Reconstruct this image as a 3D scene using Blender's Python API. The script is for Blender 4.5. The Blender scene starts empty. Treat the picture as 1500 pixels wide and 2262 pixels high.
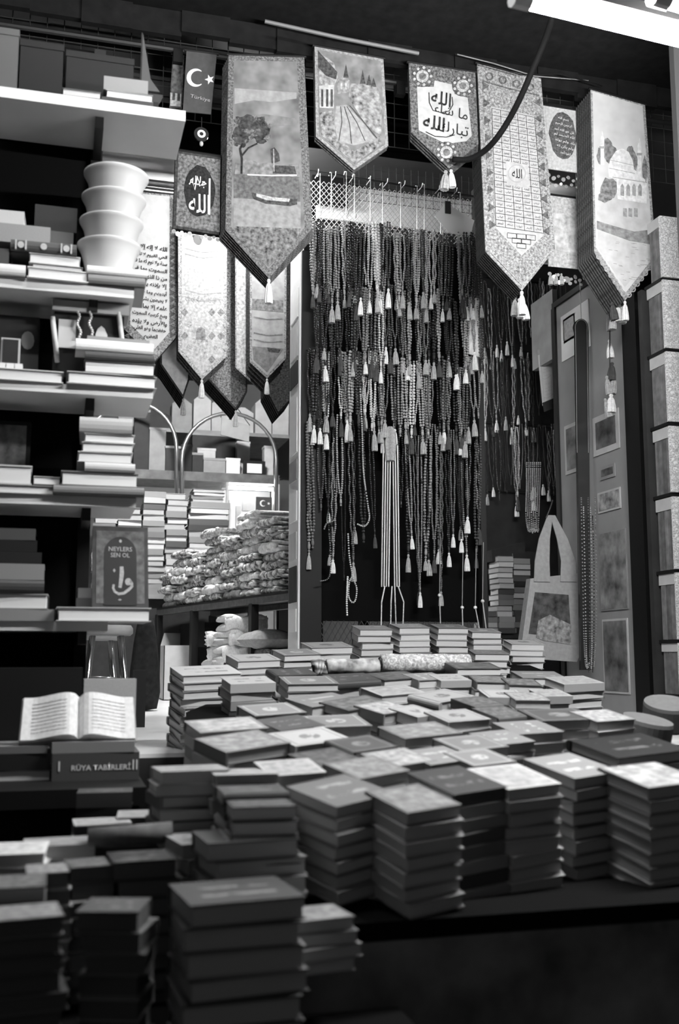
import bpy, bmesh, math, random
from mathutils import Vector, Matrix

# ------------------------------------------------------------------ camera, world, exposure
sc = bpy.context.scene
COL = sc.collection
R = math.radians
FPX = 2300.0                       # focal length in pixels of the 1500 x 2262 frame
ZC = 1.05                          # camera height above the street
YAW, PITCH = R(15.0), R(7.9)
CAM = Vector((0, 0, ZC))
FWD = Vector((math.sin(YAW) * math.cos(PITCH), math.cos(YAW) * math.cos(PITCH), math.sin(PITCH)))
RGT = Vector((math.cos(YAW), -math.sin(YAW), 0))
UPV = RGT.cross(FWD)

cd = bpy.data.cameras.new('camera')
cam = bpy.data.objects.new('camera', cd)
COL.objects.link(cam)
cam.matrix_world = Matrix(((RGT.x, UPV.x, -FWD.x, 0), (RGT.y, UPV.y, -FWD.y, 0), (RGT.z, UPV.z, -FWD.z, ZC), (0, 0, 0, 1)))
cd.sensor_fit = 'HORIZONTAL'
cd.sensor_width = 24.0
cd.lens = 24.0 * FPX / 1500.0
cd.clip_start, cd.clip_end = 0.05, 60
cd.dof.use_dof = True
cd.dof.focus_distance = 5.0
cd.dof.aperture_fstop = 3.4
sc.camera = cam

w = bpy.data.worlds.new('night')
sc.world = w
w.use_nodes = True
w.node_tree.nodes['Background'].inputs[0].default_value = (1, 1, 1, 1)
w.node_tree.nodes['Background'].inputs[1].default_value = 0.045

sc.view_settings.view_transform = 'Standard'
sc.view_settings.look = 'None'
sc.view_settings.gamma = 1.0
sc.view_settings.use_curve_mapping = False
sc.view_settings.exposure = 0.3
TUBE_FRONT, TUBE_SIDE, TUBE_IN, TUBE_BACK, TUBE_CASE = 430.0, 170.0, 125.0, 1250.0, 34.0   # emission of the fluorescent tubes

# ------------------------------------------------------------------ helpers: rays
def ray(px, py):
    return FWD + RGT * ((px - 750) / FPX) + UPV * ((1131 - py) / FPX)
def onY(px, py, Y):
    d = ray(px, py); return CAM + d * (Y / d.y)
def onX(px, py, X):
    d = ray(px, py); return CAM + d * (X / d.x)
def onZ(px, py, Z):
    d = ray(px, py); return CAM + d * ((Z - ZC) / d.z)
def atd(px, py, dep):
    return CAM + ray(px, py) * dep
def onP(px, py, p0, n):
    d = ray(px, py); return CAM + d * ((p0 - CAM).dot(n) / d.dot(n))

# ------------------------------------------------------------------ helpers: materials (all grey: the photograph is black and white)
MATS = {}
def mat(name, v, rough=0.6, spec=0.3, nscale=0, namt=0.0, metal=0.0, rnd=0.0, bump=0.0, emit=0.0, detail=4.0):
    if name in MATS: return MATS[name]
    m = bpy.data.materials.new(name); m.use_nodes = True
    nt = m.node_tree; N, L = nt.nodes, nt.links
    b = N['Principled BSDF']
    b.inputs['Roughness'].default_value = rough
    b.inputs['Specular IOR Level'].default_value = spec
    b.inputs['Metallic'].default_value = metal
    b.inputs['Base Color'].default_value = (v, v, v, 1)
    m.diffuse_color = (v, v, v, 1)
    out = None
    if namt or bump:
        tc = N.new('ShaderNodeTexCoord'); nz = N.new('ShaderNodeTexNoise')
        nz.inputs['Scale'].default_value = nscale; nz.inputs['Detail'].default_value = detail
        L.new(tc.outputs['Object'], nz.inputs['Vector'])
        if namt:
            mr = N.new('ShaderNodeMapRange')
            mr.inputs['From Min'].default_value = 0.25; mr.inputs['From Max'].default_value = 0.75
            mr.inputs['To Min'].default_value = max(0.0, v * (1 - namt)); mr.inputs['To Max'].default_value = min(1, v * (1 + namt))
            L.new(nz.outputs['Fac'], mr.inputs['Value']); out = mr.outputs['Result']
        if bump:
            bp = N.new('ShaderNodeBump'); bp.inputs['Strength'].default_value = bump; bp.inputs['Distance'].default_value = 0.004
            L.new(nz.outputs['Fac'], bp.inputs['Height']); L.new(bp.outputs['Normal'], b.inputs['Normal'])
    if rnd:
        oi = N.new('ShaderNodeObjectInfo'); mr2 = N.new('ShaderNodeMapRange')
        mr2.inputs['To Min'].default_value = 1 - rnd; mr2.inputs['To Max'].default_value = 1 + rnd
        L.new(oi.outputs['Random'], mr2.inputs['Value'])
        mu = N.new('ShaderNodeMath'); mu.operation = 'MULTIPLY'
        L.new(mr2.outputs['Result'], mu.inputs[0])
        if out: L.new(out, mu.inputs[1])
        else: mu.inputs[1].default_value = v
        out = mu.outputs[0]
    if out: L.new(out, b.inputs['Base Color'])
    if emit:
        b.inputs['Emission Color'].default_value = (1, 1, 1, 1); b.inputs['Emission Strength'].default_value = emit
    MATS[name] = m
    return m

def math_node(N, L, op, a, b=None):
    n = N.new('ShaderNodeMath'); n.operation = op
    for i, x in enumerate((a, b)):
        if x is None: continue
        if isinstance(x, (int, float)): n.inputs[i].default_value = x
        else: L.new(x, n.inputs[i])
    return n.outputs[0]

def cover_mat(name, v, ink, style, rough=0.45):
    """a printed book cover: framed border, central medallion or picture blotches, laid out on the book's own box"""
    if name in MATS: return MATS[name]
    m = mat(name, v, rough, 0.4)
    nt = m.node_tree; N, L = nt.nodes, nt.links; b = N['Principled BSDF']
    tc = N.new('ShaderNodeTexCoord'); sp = N.new('ShaderNodeSeparateXYZ'); L.new(tc.outputs['Generated'], sp.inputs[0])
    ax = math_node(N, L, 'ABSOLUTE', math_node(N, L, 'SUBTRACT', sp.outputs[0], 0.5))
    ay = math_node(N, L, 'ABSOLUTE', math_node(N, L, 'SUBTRACT', sp.outputs[1], 0.5))
    top = math_node(N, L, 'GREATER_THAN', sp.outputs[2], 0.97)
    oi = N.new('ShaderNodeObjectInfo')
    nz = N.new('ShaderNodeTexNoise'); nz.noise_dimensions = '4D'; nz.inputs['Scale'].default_value = 7.0; nz.inputs['Detail'].default_value = 5
    L.new(tc.outputs['Generated'], nz.inputs['Vector']); L.new(math_node(N, L, 'MULTIPLY', oi.outputs['Random'], 40.0), nz.inputs['W'])
    mx = math_node(N, L, 'MAXIMUM', ax, ay)
    if style == 'framed':
        f = math_node(N, L, 'MULTIPLY', math_node(N, L, 'GREATER_THAN', mx, 0.405), math_node(N, L, 'LESS_THAN', mx, 0.43))
        r2 = math_node(N, L, 'ADD', math_node(N, L, 'MULTIPLY', ax, ax), math_node(N, L, 'MULTIPLY', ay, ay))
        c = math_node(N, L, 'MULTIPLY', math_node(N, L, 'LESS_THAN', r2, 0.03), math_node(N, L, 'GREATER_THAN', nz.outputs['Fac'], 0.45))
        f = math_node(N, L, 'MAXIMUM', f, c)
    elif style == 'picture':
        f = math_node(N, L, 'MULTIPLY', math_node(N, L, 'LESS_THAN', mx, 0.44), math_node(N, L, 'MULTIPLY', math_node(N, L, 'SUBTRACT', nz.outputs['Fac'], 0.38), 2.6))
    else:
        f = math_node(N, L, 'MULTIPLY', math_node(N, L, 'LESS_THAN', math_node(N, L, 'ABSOLUTE', math_node(N, L, 'SUBTRACT', ay, 0.16)), 0.05), math_node(N, L, 'LESS_THAN', ax, 0.33))
        f = math_node(N, L, 'MULTIPLY', f, math_node(N, L, 'GREATER_THAN', nz.outputs['Fac'], 0.5))
    f = math_node(N, L, 'MULTIPLY', f, top)
    f.node.use_clamp = True
    mix = N.new('ShaderNodeMix'); mix.data_type = 'FLOAT'
    L.new(f, mix.inputs['Factor']); mix.inputs['A'].default_value = v; mix.inputs['B'].default_value = ink
    mr = N.new('ShaderNodeMapRange'); mr.inputs['To Min'].default_value = 0.7; mr.inputs['To Max'].default_value = 1.3
    L.new(oi.outputs['Random'], mr.inputs['Value'])
    nz2 = N.new('ShaderNodeTexNoise'); nz2.inputs['Scale'].default_value = 40; L.new(tc.outputs['Object'], nz2.inputs['Vector'])
    k = math_node(N, L, 'MULTIPLY', mix.outputs['Result'], mr.outputs['Result'])
    k = math_node(N, L, 'MULTIPLY', k, math_node(N, L, 'ADD', math_node(N, L, 'MULTIPLY', nz2.outputs['Fac'], 0.3), 0.85))
    L.new(k, b.inputs['Base Color'])
    return m

def wave_mat(name, v1, v2, scale, axis='Z', dist=2.0, rough=0.8, rnd=True, coords='Object', dscale=2.0, noise=0.0):
    """banded stuff: page edges, knit stripes, wood grain"""
    if name in MATS: return MATS[name]
    m = mat(name, v1, rough, 0.2); nt = m.node_tree; N, L = nt.nodes, nt.links; b = N['Principled BSDF']
    tc = N.new('ShaderNodeTexCoord'); wv = N.new('ShaderNodeTexWave'); wv.bands_direction = axis
    wv.inputs['Scale'].default_value = scale; wv.inputs['Distortion'].default_value = dist; wv.inputs['Detail Scale'].default_value = dscale
    L.new(tc.outputs[coords], wv.inputs['Vector'])
    if rnd:
        oi = N.new('ShaderNodeObjectInfo'); L.new(math_node(N, L, 'MULTIPLY', oi.outputs['Random'], 30.0), wv.inputs['Phase Offset'])
    mr = N.new('ShaderNodeMapRange'); mr.inputs['To Min'].default_value = v1; mr.inputs['To Max'].default_value = v2
    fac = wv.outputs['Fac']
    if noise:
        nz = N.new('ShaderNodeTexNoise'); nz.inputs['Scale'].default_value = noise; L.new(tc.outputs['Object'], nz.inputs['Vector'])
        fac = math_node(N, L, 'ADD', math_node(N, L, 'MULTIPLY', fac, 0.55), math_node(N, L, 'SUBTRACT', math_node(N, L, 'MULTIPLY', nz.outputs['Fac'], 1.6), 0.55))
    L.new(fac, mr.inputs['Value']); L.new(mr.outputs['Result'], b.inputs['Base Color'])
    return m

def weave_mat(name, v, amt=0.45, scale=90, rough=0.9, cell=0):
    """tapestry weave: fine mottling, optionally small repeated motifs"""
    if name in MATS: return MATS[name]
    m = mat(name, v, rough, 0.1, scale, amt, bump=0.3, detail=2)
    if cell:
        nt = m.node_tree; N, L = nt.nodes, nt.links; b = N['Principled BSDF']
        src = b.inputs['Base Color'].links[0].from_socket
        tc = N.new('ShaderNodeTexCoord'); vo = N.new('ShaderNodeTexVoronoi'); vo.inputs['Scale'].default_value = cell; vo.inputs['Randomness'].default_value = 0.6
        L.new(tc.outputs['Object'], vo.inputs['Vector'])
        sn = math_node(N, L, 'SINE', math_node(N, L, 'MULTIPLY', vo.outputs['Distance'], 16.0))
        k = math_node(N, L, 'MULTIPLY', src, math_node(N, L, 'ADD', math_node(N, L, 'MULTIPLY', sn, 0.22), 0.9))
        L.new(k, b.inputs['Base Color'])
    return m

# ------------------------------------------------------------------ helpers: meshes and objects
WLOC = {}
class MB:
    def __init__(s): s.v, s.f = [], []
    def add(s, vs, fs):
        n = len(s.v); s.v += [Vector(v) for v in vs]; s.f += [tuple(i + n for i in f) for f in fs]; return s
    def box(s, c, size, rz=0.0, M=None):
        hx, hy, hz = (x / 2 for x in size); c = Vector(c)
        rot = M if M is not None else Matrix.Rotation(rz, 3, 'Z')
        vs = [c + rot @ Vector((x, y, z)) for z in (-hz, hz) for x, y in ((-hx, -hy), (hx, -hy), (hx, hy), (-hx, hy))]
        return s.add(vs, [(3, 2, 1, 0), (4, 5, 6, 7), (0, 1, 5, 4), (1, 2, 6, 5), (2, 3, 7, 6), (3, 0, 4, 7)])
    def b2(s, a, b):
        a, b = Vector(a), Vector(b); return s.box((a + b) / 2, [abs(x) for x in (b - a)])
    def prism(s, pts, off):
        """polygon pts (3-D, counter-clockwise seen from the front) extruded by vector off"""
        n = len(pts); off = Vector(off); pts = [Vector(p) for p in pts]
        vs = pts + [p + off for p in pts]
        return s.add(vs, [tuple(range(n)), tuple(range(2 * n - 1, n - 1, -1))] + [(i, i + n, (i + 1) % n + n, (i + 1) % n) for i in range(n)])
    def tube(s, pts, r, n=6, cap=True, closed=False):
        pts = [Vector(p) for p in pts]; rings = []; up = None; m = len(pts)
        for i, p in enumerate(pts):
            t = (pts[(i + 1) % m] - pts[i - 1]) if closed else (pts[min(i + 1, m - 1)] - pts[max(i - 1, 0)])
            t.normalize()
            if up is None: up = Vector((0, 0, 1)) if abs(t.z) < .9 else Vector((1, 0, 0))
            a = t.cross(up).normalized(); b = a.cross(t).normalized(); up = b
            rr = r[i] if isinstance(r, (list, tuple)) else r
            rings.append([p + (a * math.cos(2 * math.pi * k / n) + b * math.sin(2 * math.pi * k / n)) * rr for k in range(n)])
        vs = [v for q in rings for v in q]; fs = []
        for i in range(m if closed else m - 1):
            j = (i + 1) % m
            for k in range(n): fs.append((i * n + k, i * n + (k + 1) % n, j * n + (k + 1) % n, j * n + k))
        if cap and not closed: fs += [tuple(range(n - 1, -1, -1)), tuple(range((m - 1) * n, m * n))]
        return s.add(vs, fs)
    def lathe(s, prof, c=(0, 0, 0), n=16, ridges=0, amp=0.0):
        c = Vector(c); vs = []; m = len(prof)
        for r, z in prof:
            for k in range(n):
                a = 2 * math.pi * k / n; q = r * (1 + (amp * math.cos(a * ridges) if ridges else 0))
                vs.append(c + Vector((q * math.cos(a), q * math.sin(a), z)))
        fs = [(i * n + k, i * n + (k + 1) % n, (i + 1) * n + (k + 1) % n, (i + 1) * n + k) for i in range(m - 1) for k in range(n)]
        fs += [tuple(range(n - 1, -1, -1)), tuple(range((m - 1) * n, m * n))]
        return s.add(vs, fs)
    def ball(s, c, r, sz=1.0):
        c = Vector(c); return s.add([c + Vector((x * r, y * r, z * r * sz)) for x, y, z in ICO_V], ICO_F)
    def disc(s, c, r, th, n=14):
        """coin facing the street"""
        return s.prism([Vector(c) + Vector((r * math.cos(2 * math.pi * k / n), 0, r * math.sin(2 * math.pi * k / n))) for k in range(n)], (0, th, 0))
    def mesh(s, name, m=None, origin=(0, 0, 0), smooth=False):
        me = bpy.data.meshes.new(name); o = Vector(origin)
        me.from_pydata([v - o for v in s.v], [], s.f)
        if m is not None: me.materials.append(m)
        bm = bmesh.new(); bm.from_mesh(me); bmesh.ops.recalc_face_normals(bm, faces=bm.faces); bm.to_mesh(me); bm.free()
        if smooth:
            for p in me.polygons: p.use_smooth = True
        me.update(); return me
    def build(s, name, m, parent=None, origin=None, smooth=False):
        if origin is None:
            if parent is not None: origin = WLOC[parent.name]
            else:
                xs = [[v[i] for v in s.v] for i in range(3)]
                origin = Vector(((min(xs[0]) + max(xs[0])) / 2, (min(xs[1]) + max(xs[1])) / 2, min(xs[2])))
        me = s.mesh(name, m, origin, smooth)
        o = bpy.data.objects.new(name, me); COL.objects.link(o)
        if parent is not None:
            o.parent = parent; o.location = Vector(origin) - WLOC[parent.name]
        else: o.location = origin
        WLOC[o.name] = Vector(origin)
        return o

_t = bmesh.new(); bmesh.ops.create_icosphere(_t, subdivisions=2, radius=1)
_t.verts.ensure_lookup_table()
ICO_V = [tuple(v.co) for v in _t.verts]; ICO_F = [tuple(v.index for v in f.verts) for f in _t.faces]; _t.free()

def tag(o, label=None, cat=None, group=None, kind=None):
    if label: o['label'] = label
    if cat: o['category'] = cat
    if group: o['group'] = group
    if kind: o['kind'] = kind
    return o
def thing(name, label, cat, loc, group=None):
    o = bpy.data.objects.new(name, None); COL.objects.link(o); o.location = loc; o.empty_display_size = .05
    WLOC[o.name] = Vector(loc); return tag(o, label, cat, group)
def struct(o): return tag(o, kind='structure')
def inst(name, me, m, parent=None, loc=(0, 0, 0), rot=None, scale=(1, 1, 1)):
    """an object on shared mesh data with its own material"""
    o = bpy.data.objects.new(name, me); COL.objects.link(o)
    if parent is not None: o.parent = parent
    o.location = loc
    if rot is not None: o.rotation_euler = rot.to_euler() if hasattr(rot, 'to_euler') else rot
    o.scale = scale
    if m is not None:
        o.material_slots[0].link = 'OBJECT'; o.material_slots[0].material = m
    return o
ORD = ['first', 'second', 'third', 'fourth', 'fifth', 'sixth', 'seventh', 'eighth', 'ninth', 'tenth', 'eleventh', 'twelfth', 'thirteenth', 'fourteenth', 'fifteenth',
       'sixteenth', 'seventeenth', 'eighteenth', 'nineteenth', 'twentieth'] + ['twenty-' + x for x in ['first', 'second', 'third', 'fourth', 'fifth', 'sixth', 'seventh', 'eighth', 'ninth']] + ['thirtieth'] + \
      ['thirty-' + x for x in ['first', 'second', 'third', 'fourth', 'fifth', 'sixth', 'seventh', 'eighth', 'ninth']]

# ------------------------------------------------------------------ helpers: lettering
_A = {'ء': (0xFE80, 1), 'آ': (0xFE81, 2), 'أ': (0xFE83, 2), 'ؤ': (0xFE85, 2), 'إ': (0xFE87, 2), 'ئ': (0xFE89, 4), 'ا': (0xFE8D, 2), 'ب': (0xFE8F, 4), 'ة': (0xFE93, 2), 'ت': (0xFE95, 4),
      'ث': (0xFE99, 4), 'ج': (0xFE9D, 4), 'ح': (0xFEA1, 4), 'خ': (0xFEA5, 4), 'د': (0xFEA9, 2), 'ذ': (0xFEAB, 2), 'ر': (0xFEAD, 2), 'ز': (0xFEAF, 2), 'س': (0xFEB1, 4), 'ش': (0xFEB5, 4),
      'ص': (0xFEB9, 4), 'ض': (0xFEBD, 4), 'ط': (0xFEC1, 4), 'ظ': (0xFEC5, 4), 'ع': (0xFEC9, 4), 'غ': (0xFECD, 4), 'ف': (0xFED1, 4), 'ق': (0xFED5, 4), 'ك': (0xFED9, 4), 'ل': (0xFEDD, 4),
      'م': (0xFEE1, 4), 'ن': (0xFEE5, 4), 'ه': (0xFEE9, 4), 'و': (0xFEED, 2), 'ى': (0xFEEF, 2), 'ي': (0xFEF1, 4)}
_LA = {'آ': 0xFEF5, 'أ': 0xFEF7, 'إ': 0xFEF9, 'ا': 0xFEFB}
def arab(s):
    """joined letter forms in drawing order"""
    out = []
    for wd in s.split(' '):
        r = []; i = 0; prev = False
        while i < len(wd):
            c = wd[i]
            if c == 'ل' and i + 1 < len(wd) and wd[i + 1] in _LA:
                r.append(chr(_LA[wd[i + 1]] + (1 if prev else 0))); prev = False; i += 2; continue
            if c not in _A: r.append(c); prev = False; i += 1; continue
            base, n = _A[c]; nxt = i + 1 < len(wd) and wd[i + 1] in _A and _A[wd[i + 1]][1] > 1 and n == 4
            if n == 1: r.append(chr(base)); prev = False
            elif n == 2: r.append(chr(base + (1 if prev else 0))); prev = False
            else:
                r.append(chr(base + (3 if prev and nxt else 2 if nxt else 1 if prev else 0))); prev = nxt
            i += 1
        out.append(''.join(reversed(r)))
    return ' '.join(reversed(out))
def lettering(body, m, parent, c, ux, uy, width=None, height=None, lift=.0015, name='lettering', bold=0.0):
    """flat letters centred at world point c, reading along ux with the letters' up uy"""
    cu = bpy.data.curves.new('t', 'FONT'); cu.body = body; cu.resolution_u = 2; cu.offset = bold
    ob = bpy.data.objects.new('t', cu); me = bpy.data.meshes.new_from_object(ob); bpy.data.objects.remove(ob); bpy.data.curves.remove(cu)
    if not me.vertices: return None
    xs = [v.co.x for v in me.vertices]; ys = [v.co.y for v in me.vertices]
    wx, hy = max(xs) - min(xs), max(ys) - min(ys); cx, cy = (max(xs) + min(xs)) / 2, (max(ys) + min(ys)) / 2
    sx = width / wx if width else height / hy; sy = height / hy if height else sx
    if not width: sx = sy
    nrm = ux.cross(uy).normalized()
    org = WLOC[parent.name]
    for v in me.vertices:
        v.co = c + ux * ((v.co.x - cx) * sx) + uy * ((v.co.y - cy) * sy) + nrm * lift - org
    me.name = name; me.materials.clear(); me.materials.append(m)
    o = bpy.data.objects.new(name, me); COL.objects.link(o); o.parent = parent
    return o
XV, ZV = Vector((1, 0, 0)), Vector((0, 0, 1))

# ------------------------------------------------------------------ common materials
m_black = mat('black_paint', .009, .6, .2)
m_dark = mat('dark_grey', .028, .6, .25, 12, .3)
m_steel_dark = mat('dark_steel', .014, .45, .35)
m_white_lam = mat('white_laminate', .74, .45, .3, 6, .05)
m_steel = mat('chrome_tube', .62, .22, .5, metal=1.0)
m_zinc = mat('zinc_wire', .7, .3, .5, metal=.7)
m_wire = mat('dark_wire', .05, .5, .3)
m_page = wave_mat('page_edges', .62, .86, 60, 'Z', 3.0, .8)
m_paper = mat('paper', .78, .8, .1, 8, .08)
m_white = mat('white_plastic', .8, .3, .5)
m_grey = mat('mid_grey', .28, .6, .3, 10, .2)
m_lgrey = mat('light_grey', .5, .6, .3, 10, .15)
m_tile = mat('pale_floor', .72, .35, .4, 5, .08)
m_canvas = mat('dark_canvas', .014, .95, .05, 20, .3)
m_rubber = mat('black_rubber', .006, .7, .2)
m_void = mat('matt_black', .005, .95, .05)
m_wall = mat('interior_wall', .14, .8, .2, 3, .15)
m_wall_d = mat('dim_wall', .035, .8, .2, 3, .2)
m_ink = mat('black_ink', .025, .7, .2)
m_inkw = mat('white_ink', .8, .7, .2)
m_inkg = mat('grey_ink', .4, .7, .2)
m_cardboard = mat('carton', .62, .8, .1, 15, .1)
m_gloss_dark = mat('dark_gloss', .03, .15, .5)
ZF = ZC - .295                       # shop floor
ZTOP = ZC + 2.62                     # canopy

# ------------------------------------------------------------------ the setting
struct(MB().b2((-4, -1.5, -.08), (6, 3.3, 0)).build('pavement', mat('asphalt', .03, .9, .2, 30, .4)))
struct(MB().b2((-2.6, 3.3, 0), (4.6, 10.2, ZF)).build('floor', m_tile))
struct(MB().b2((-2.6, 10.2, 0), (4.6, 10.3, ZTOP + .3)).build('wall_back', m_wall))
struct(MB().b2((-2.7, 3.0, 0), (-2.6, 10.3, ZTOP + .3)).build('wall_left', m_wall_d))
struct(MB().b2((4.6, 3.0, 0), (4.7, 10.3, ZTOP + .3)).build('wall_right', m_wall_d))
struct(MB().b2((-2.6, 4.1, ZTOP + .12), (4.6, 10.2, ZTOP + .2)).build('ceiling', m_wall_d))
struct(MB().b2((-2.6, 3.28, 0), (4.6, 3.298, ZF - .012)).build('trim_1', m_dark))
# canvas canopy over the street, its hem hanging at the shop front
cy = MB().b2((-3.5, .2, ZTOP + .02), (5, 4.05, ZTOP + .05))
cy = cy.build('ceiling_canopy', m_canvas); struct(cy)
hem = MB()
for i in range(24):
    x0 = -1.6 + i * .2
    hem.b2((x0, 4.0 + .012 * (i % 2), ZTOP - .085 - .012 * math.sin(i * 1.7)), (x0 + .201, 4.03 + .012 * (i % 2), ZTOP + .02))
hem.build('hem', m_canvas, cy)

# front rail the banners hang from, and the pale strip above it
rail = thing('banner_rail', 'dark steel rail under the canopy carrying the row of banners', 'rail', (1.2, 3.98, ZTOP - .16))
MB().tube([(-1.5, 4.1, ZTOP - .1), (4.3, 4.1, ZTOP - .1)], .012, 8).build('pipe', m_steel_dark, rail)
a, b = onY(585, 47, 3.9), onY(925, 118, 3.9)
MB().tube([a, (a + b) / 2 + Vector((0, 0, -.004)), b], .008, 6).build('pale_strip', mat('aluminium_strip', .16, .5, .3), rail)
for px in (400, 640, 780, 905, 1060, 1230, 1300, 1420):
    p = onY(px, 150 + (px - 700) * .11, 3.97); p.z = ZTOP - .13
    MB().box((p.x, 4.1, p.z), (.04, .03, .06)).build('clamp', m_black, rail)

# wire grid behind the banners
def wire_grid(name, label, P00, P10, P01, nu, nv, r=.0022, m=None, diag=False, lab2=None):
    """grid of wires over the parallelogram P00,P10,P01"""
    u, v = P10 - P00, P01 - P00
    t = thing(name, label, 'wire grid', P00)
    g = MB()
    if diag:
        for k in range(-nv, nu + 1):
            for s in (0, 1):
                pts = []
                for q in range(nv + 1):
                    x = (k + q) / nu if s == 0 else (k + nv - q) / nu
                    if 0 <= x <= 1: pts.append(P00 + u * x + v * (q / nv))
                if len(pts) > 1: g.tube([pts[0], pts[-1]], r, 4)
    else:
        for i in range(nu + 1): g.tube([P00 + u * (i / nu), P00 + u * (i / nu) + v], r, 4)
        for j in range(nv + 1): g.tube([P00 + v * (j / nv), P00 + v * (j / nv) + u], r, 4)
    g.build('wires', m or m_wire, t)
    return t
wire_grid('wire_grid', 'dark wire grid hanging behind the top of the banner row', Vector((-.9, 4.22, ZTOP - .34)), Vector((3.4, 4.22, ZTOP - .34)), Vector((-.9, 4.22, ZTOP + .08)), 62, 6)
tag(MB().b2((onY(640, 200, 4.5).x, 4.5, onY(850, 345, 4.5).z), (onY(1062, 200, 4.5).x, 4.51, ZTOP + .1)).build('shade_sheet', m_void), 'black sheet added as shade behind the village and calligraphy banners', 'cloth')  # added black sheet, stands in for the shade between these banners
tag(MB().b2((onY(290, 200, 4.5).x, 4.5, onY(400, 352, 4.5).z), (onY(500, 200, 4.5).x, 4.51, ZTOP + .118)).build('shade_sheet', m_void), 'black sheet added as shade behind the flag banner and the eye charm', 'cloth')  # second added sheet, darkens the lamp-lit interior seen around the charm
# pale boards behind that grid
bd = MB().b2((-.6, 4.30, ZTOP - .22), (.75, 4.32, ZTOP + .06)).build('fascia_board', m_dark); tag(bd, 'dim grey fascia board behind the grid above the flag banner', 'board')
p, q = onY(1165, 150, 4.45), onY(1300, 330, 4.45)
bd = MB().b2((p.x, 4.45, onY(1250, 585, 4.45).z), (q.x, 4.47, p.z)).build('fascia_board', m_white_lam); tag(bd, 'white board behind the oval verse banner, crossed by grid wires', 'board')

# black cable looping down in front of the banners
pts = [(1229, -20, 3.2), (1222, 30, 3.25), (1205, 85, 3.35), (1178, 150, 3.45), (1150, 215, 3.55), (1122, 268, 3.65), (1095, 308, 3.72), (1068, 335, 3.8), (1035, 352, 3.86), (1000, 352, 3.9)]
P = [onY(a, b, c) for a, b, c in pts]; fine = []
for i in range(len(P) - 1):
    p0, p1, p2, p3 = P[max(i - 1, 0)], P[i], P[i + 1], P[min(i + 2, len(P) - 1)]
    for k in range(4):
        t = k / 4
        fine.append(.5 * ((2 * p1) + (p2 - p0) * t + (2 * p0 - 5 * p1 + 4 * p2 - p3) * t * t + (3 * p1 - p0 - 3 * p2 + p3) * t ** 3))
tag(MB().tube(fine + [P[-1]], .0125, 10).build('power_cable', m_rubber, smooth=True), 'thick black cable sagging across the long name banner', 'cable')
# thin cords along the hem
for k, (pp, lb) in enumerate(([[(1010, 120), (1090, 140), (1180, 168), (1300, 178)], 'thin pale cord running along the canopy hem'], [[(1060, 140), (1150, 165), (1240, 163), (1330, 190)], 'thin dark cord slung just below the pale hem cord'])):
    tag(MB().tube([onY(a, b, 3.92 - .02 * k) for a, b in pp], .0025, 6).build('cord', (m_grey, m_black)[k], smooth=True), lb, 'cord')

# fluorescent fixtures under the canopy
def tube_lamp(name, label, a, b, strength, r=.019, housing=True, group=None):
    t = thing(name, label, 'lamp', (a + b) / 2, group)
    u = (b - a).normalized()
    MB().tube([a, b], r, 12).build('tube', mat('tube_glow_%g' % strength, .9, .5, .2, emit=strength), t, smooth=True)
    for e, s in ((a, -1), (b, 1)):
        MB().tube([e, e + u * s * .045], r * 1.25, 10).build('end_cap', m_white, t)
    if housing:
        h = MB(); mid = (a + b) / 2 + Vector((0, 0, r + .03)); ang = math.atan2(u.y, u.x)
        h.box(mid, ((b - a).length + .09, .03, .03), ang); h.build('housing', m_steel_dark, t)
        for s in (.2, .8):
            q = a + (b - a) * s; MB().tube([q + Vector((0, 0, r + .04)), Vector((q.x, q.y, ZTOP + (.018 if q.y < 4.05 else .118)))], .003, 5).build('drop_rod', m_black, t)
    return t
ZT = ZC + 1.5
a, b = onZ(1170, 2, ZT), onZ(1500, 84, ZT)
tube_lamp('fluorescent_lamp', 'bright bare fluorescent tube hanging before the rightmost banner', a, a + (b - a).normalized() * 1.2, TUBE_FRONT)
a, b = onZ(1476, 0, ZT), onZ(1560, 24, ZT)
tube_lamp('fluorescent_lamp', 'second fluorescent tube, just its end in the top corner', a, a + (b - a).normalized() * .6, TUBE_FRONT * .15)
tube_lamp('fluorescent_lamp', 'fluorescent tube under the canopy over the white shelves', Vector((-.3, 1.95, ZC + 2.5)), Vector((.8, 1.95, ZC + 2.5)), TUBE_SIDE)
# lamps of the shop interior, hidden behind the banners
a = onY(612, 300, 4.65)
tube_lamp('fluorescent_lamp', 'fluorescent tube inside the shop behind the landscape banner', a, a + Vector((0, .95, 0)), TUBE_IN)
a = Vector((.72, 6.4, ZTOP - .1))
tube_lamp('fluorescent_lamp', 'ceiling tube over the book stacks deep in the shop', a + Vector((-.27, 0, 0)), a + Vector((.27, 0, 0)), TUBE_BACK)
# blurred pale pillar at the frame's edge
p = onY(1497, 300, 3.2)
tag(MB().b2((p.x, 3.2, 0), (p.x + .3, 3.23, ZTOP)).build('pillar', mat('pillar_paint', .07, .8, .1)), 'pale square pillar at the frame edge beside the lamp', 'pillar', kind='structure')

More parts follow.
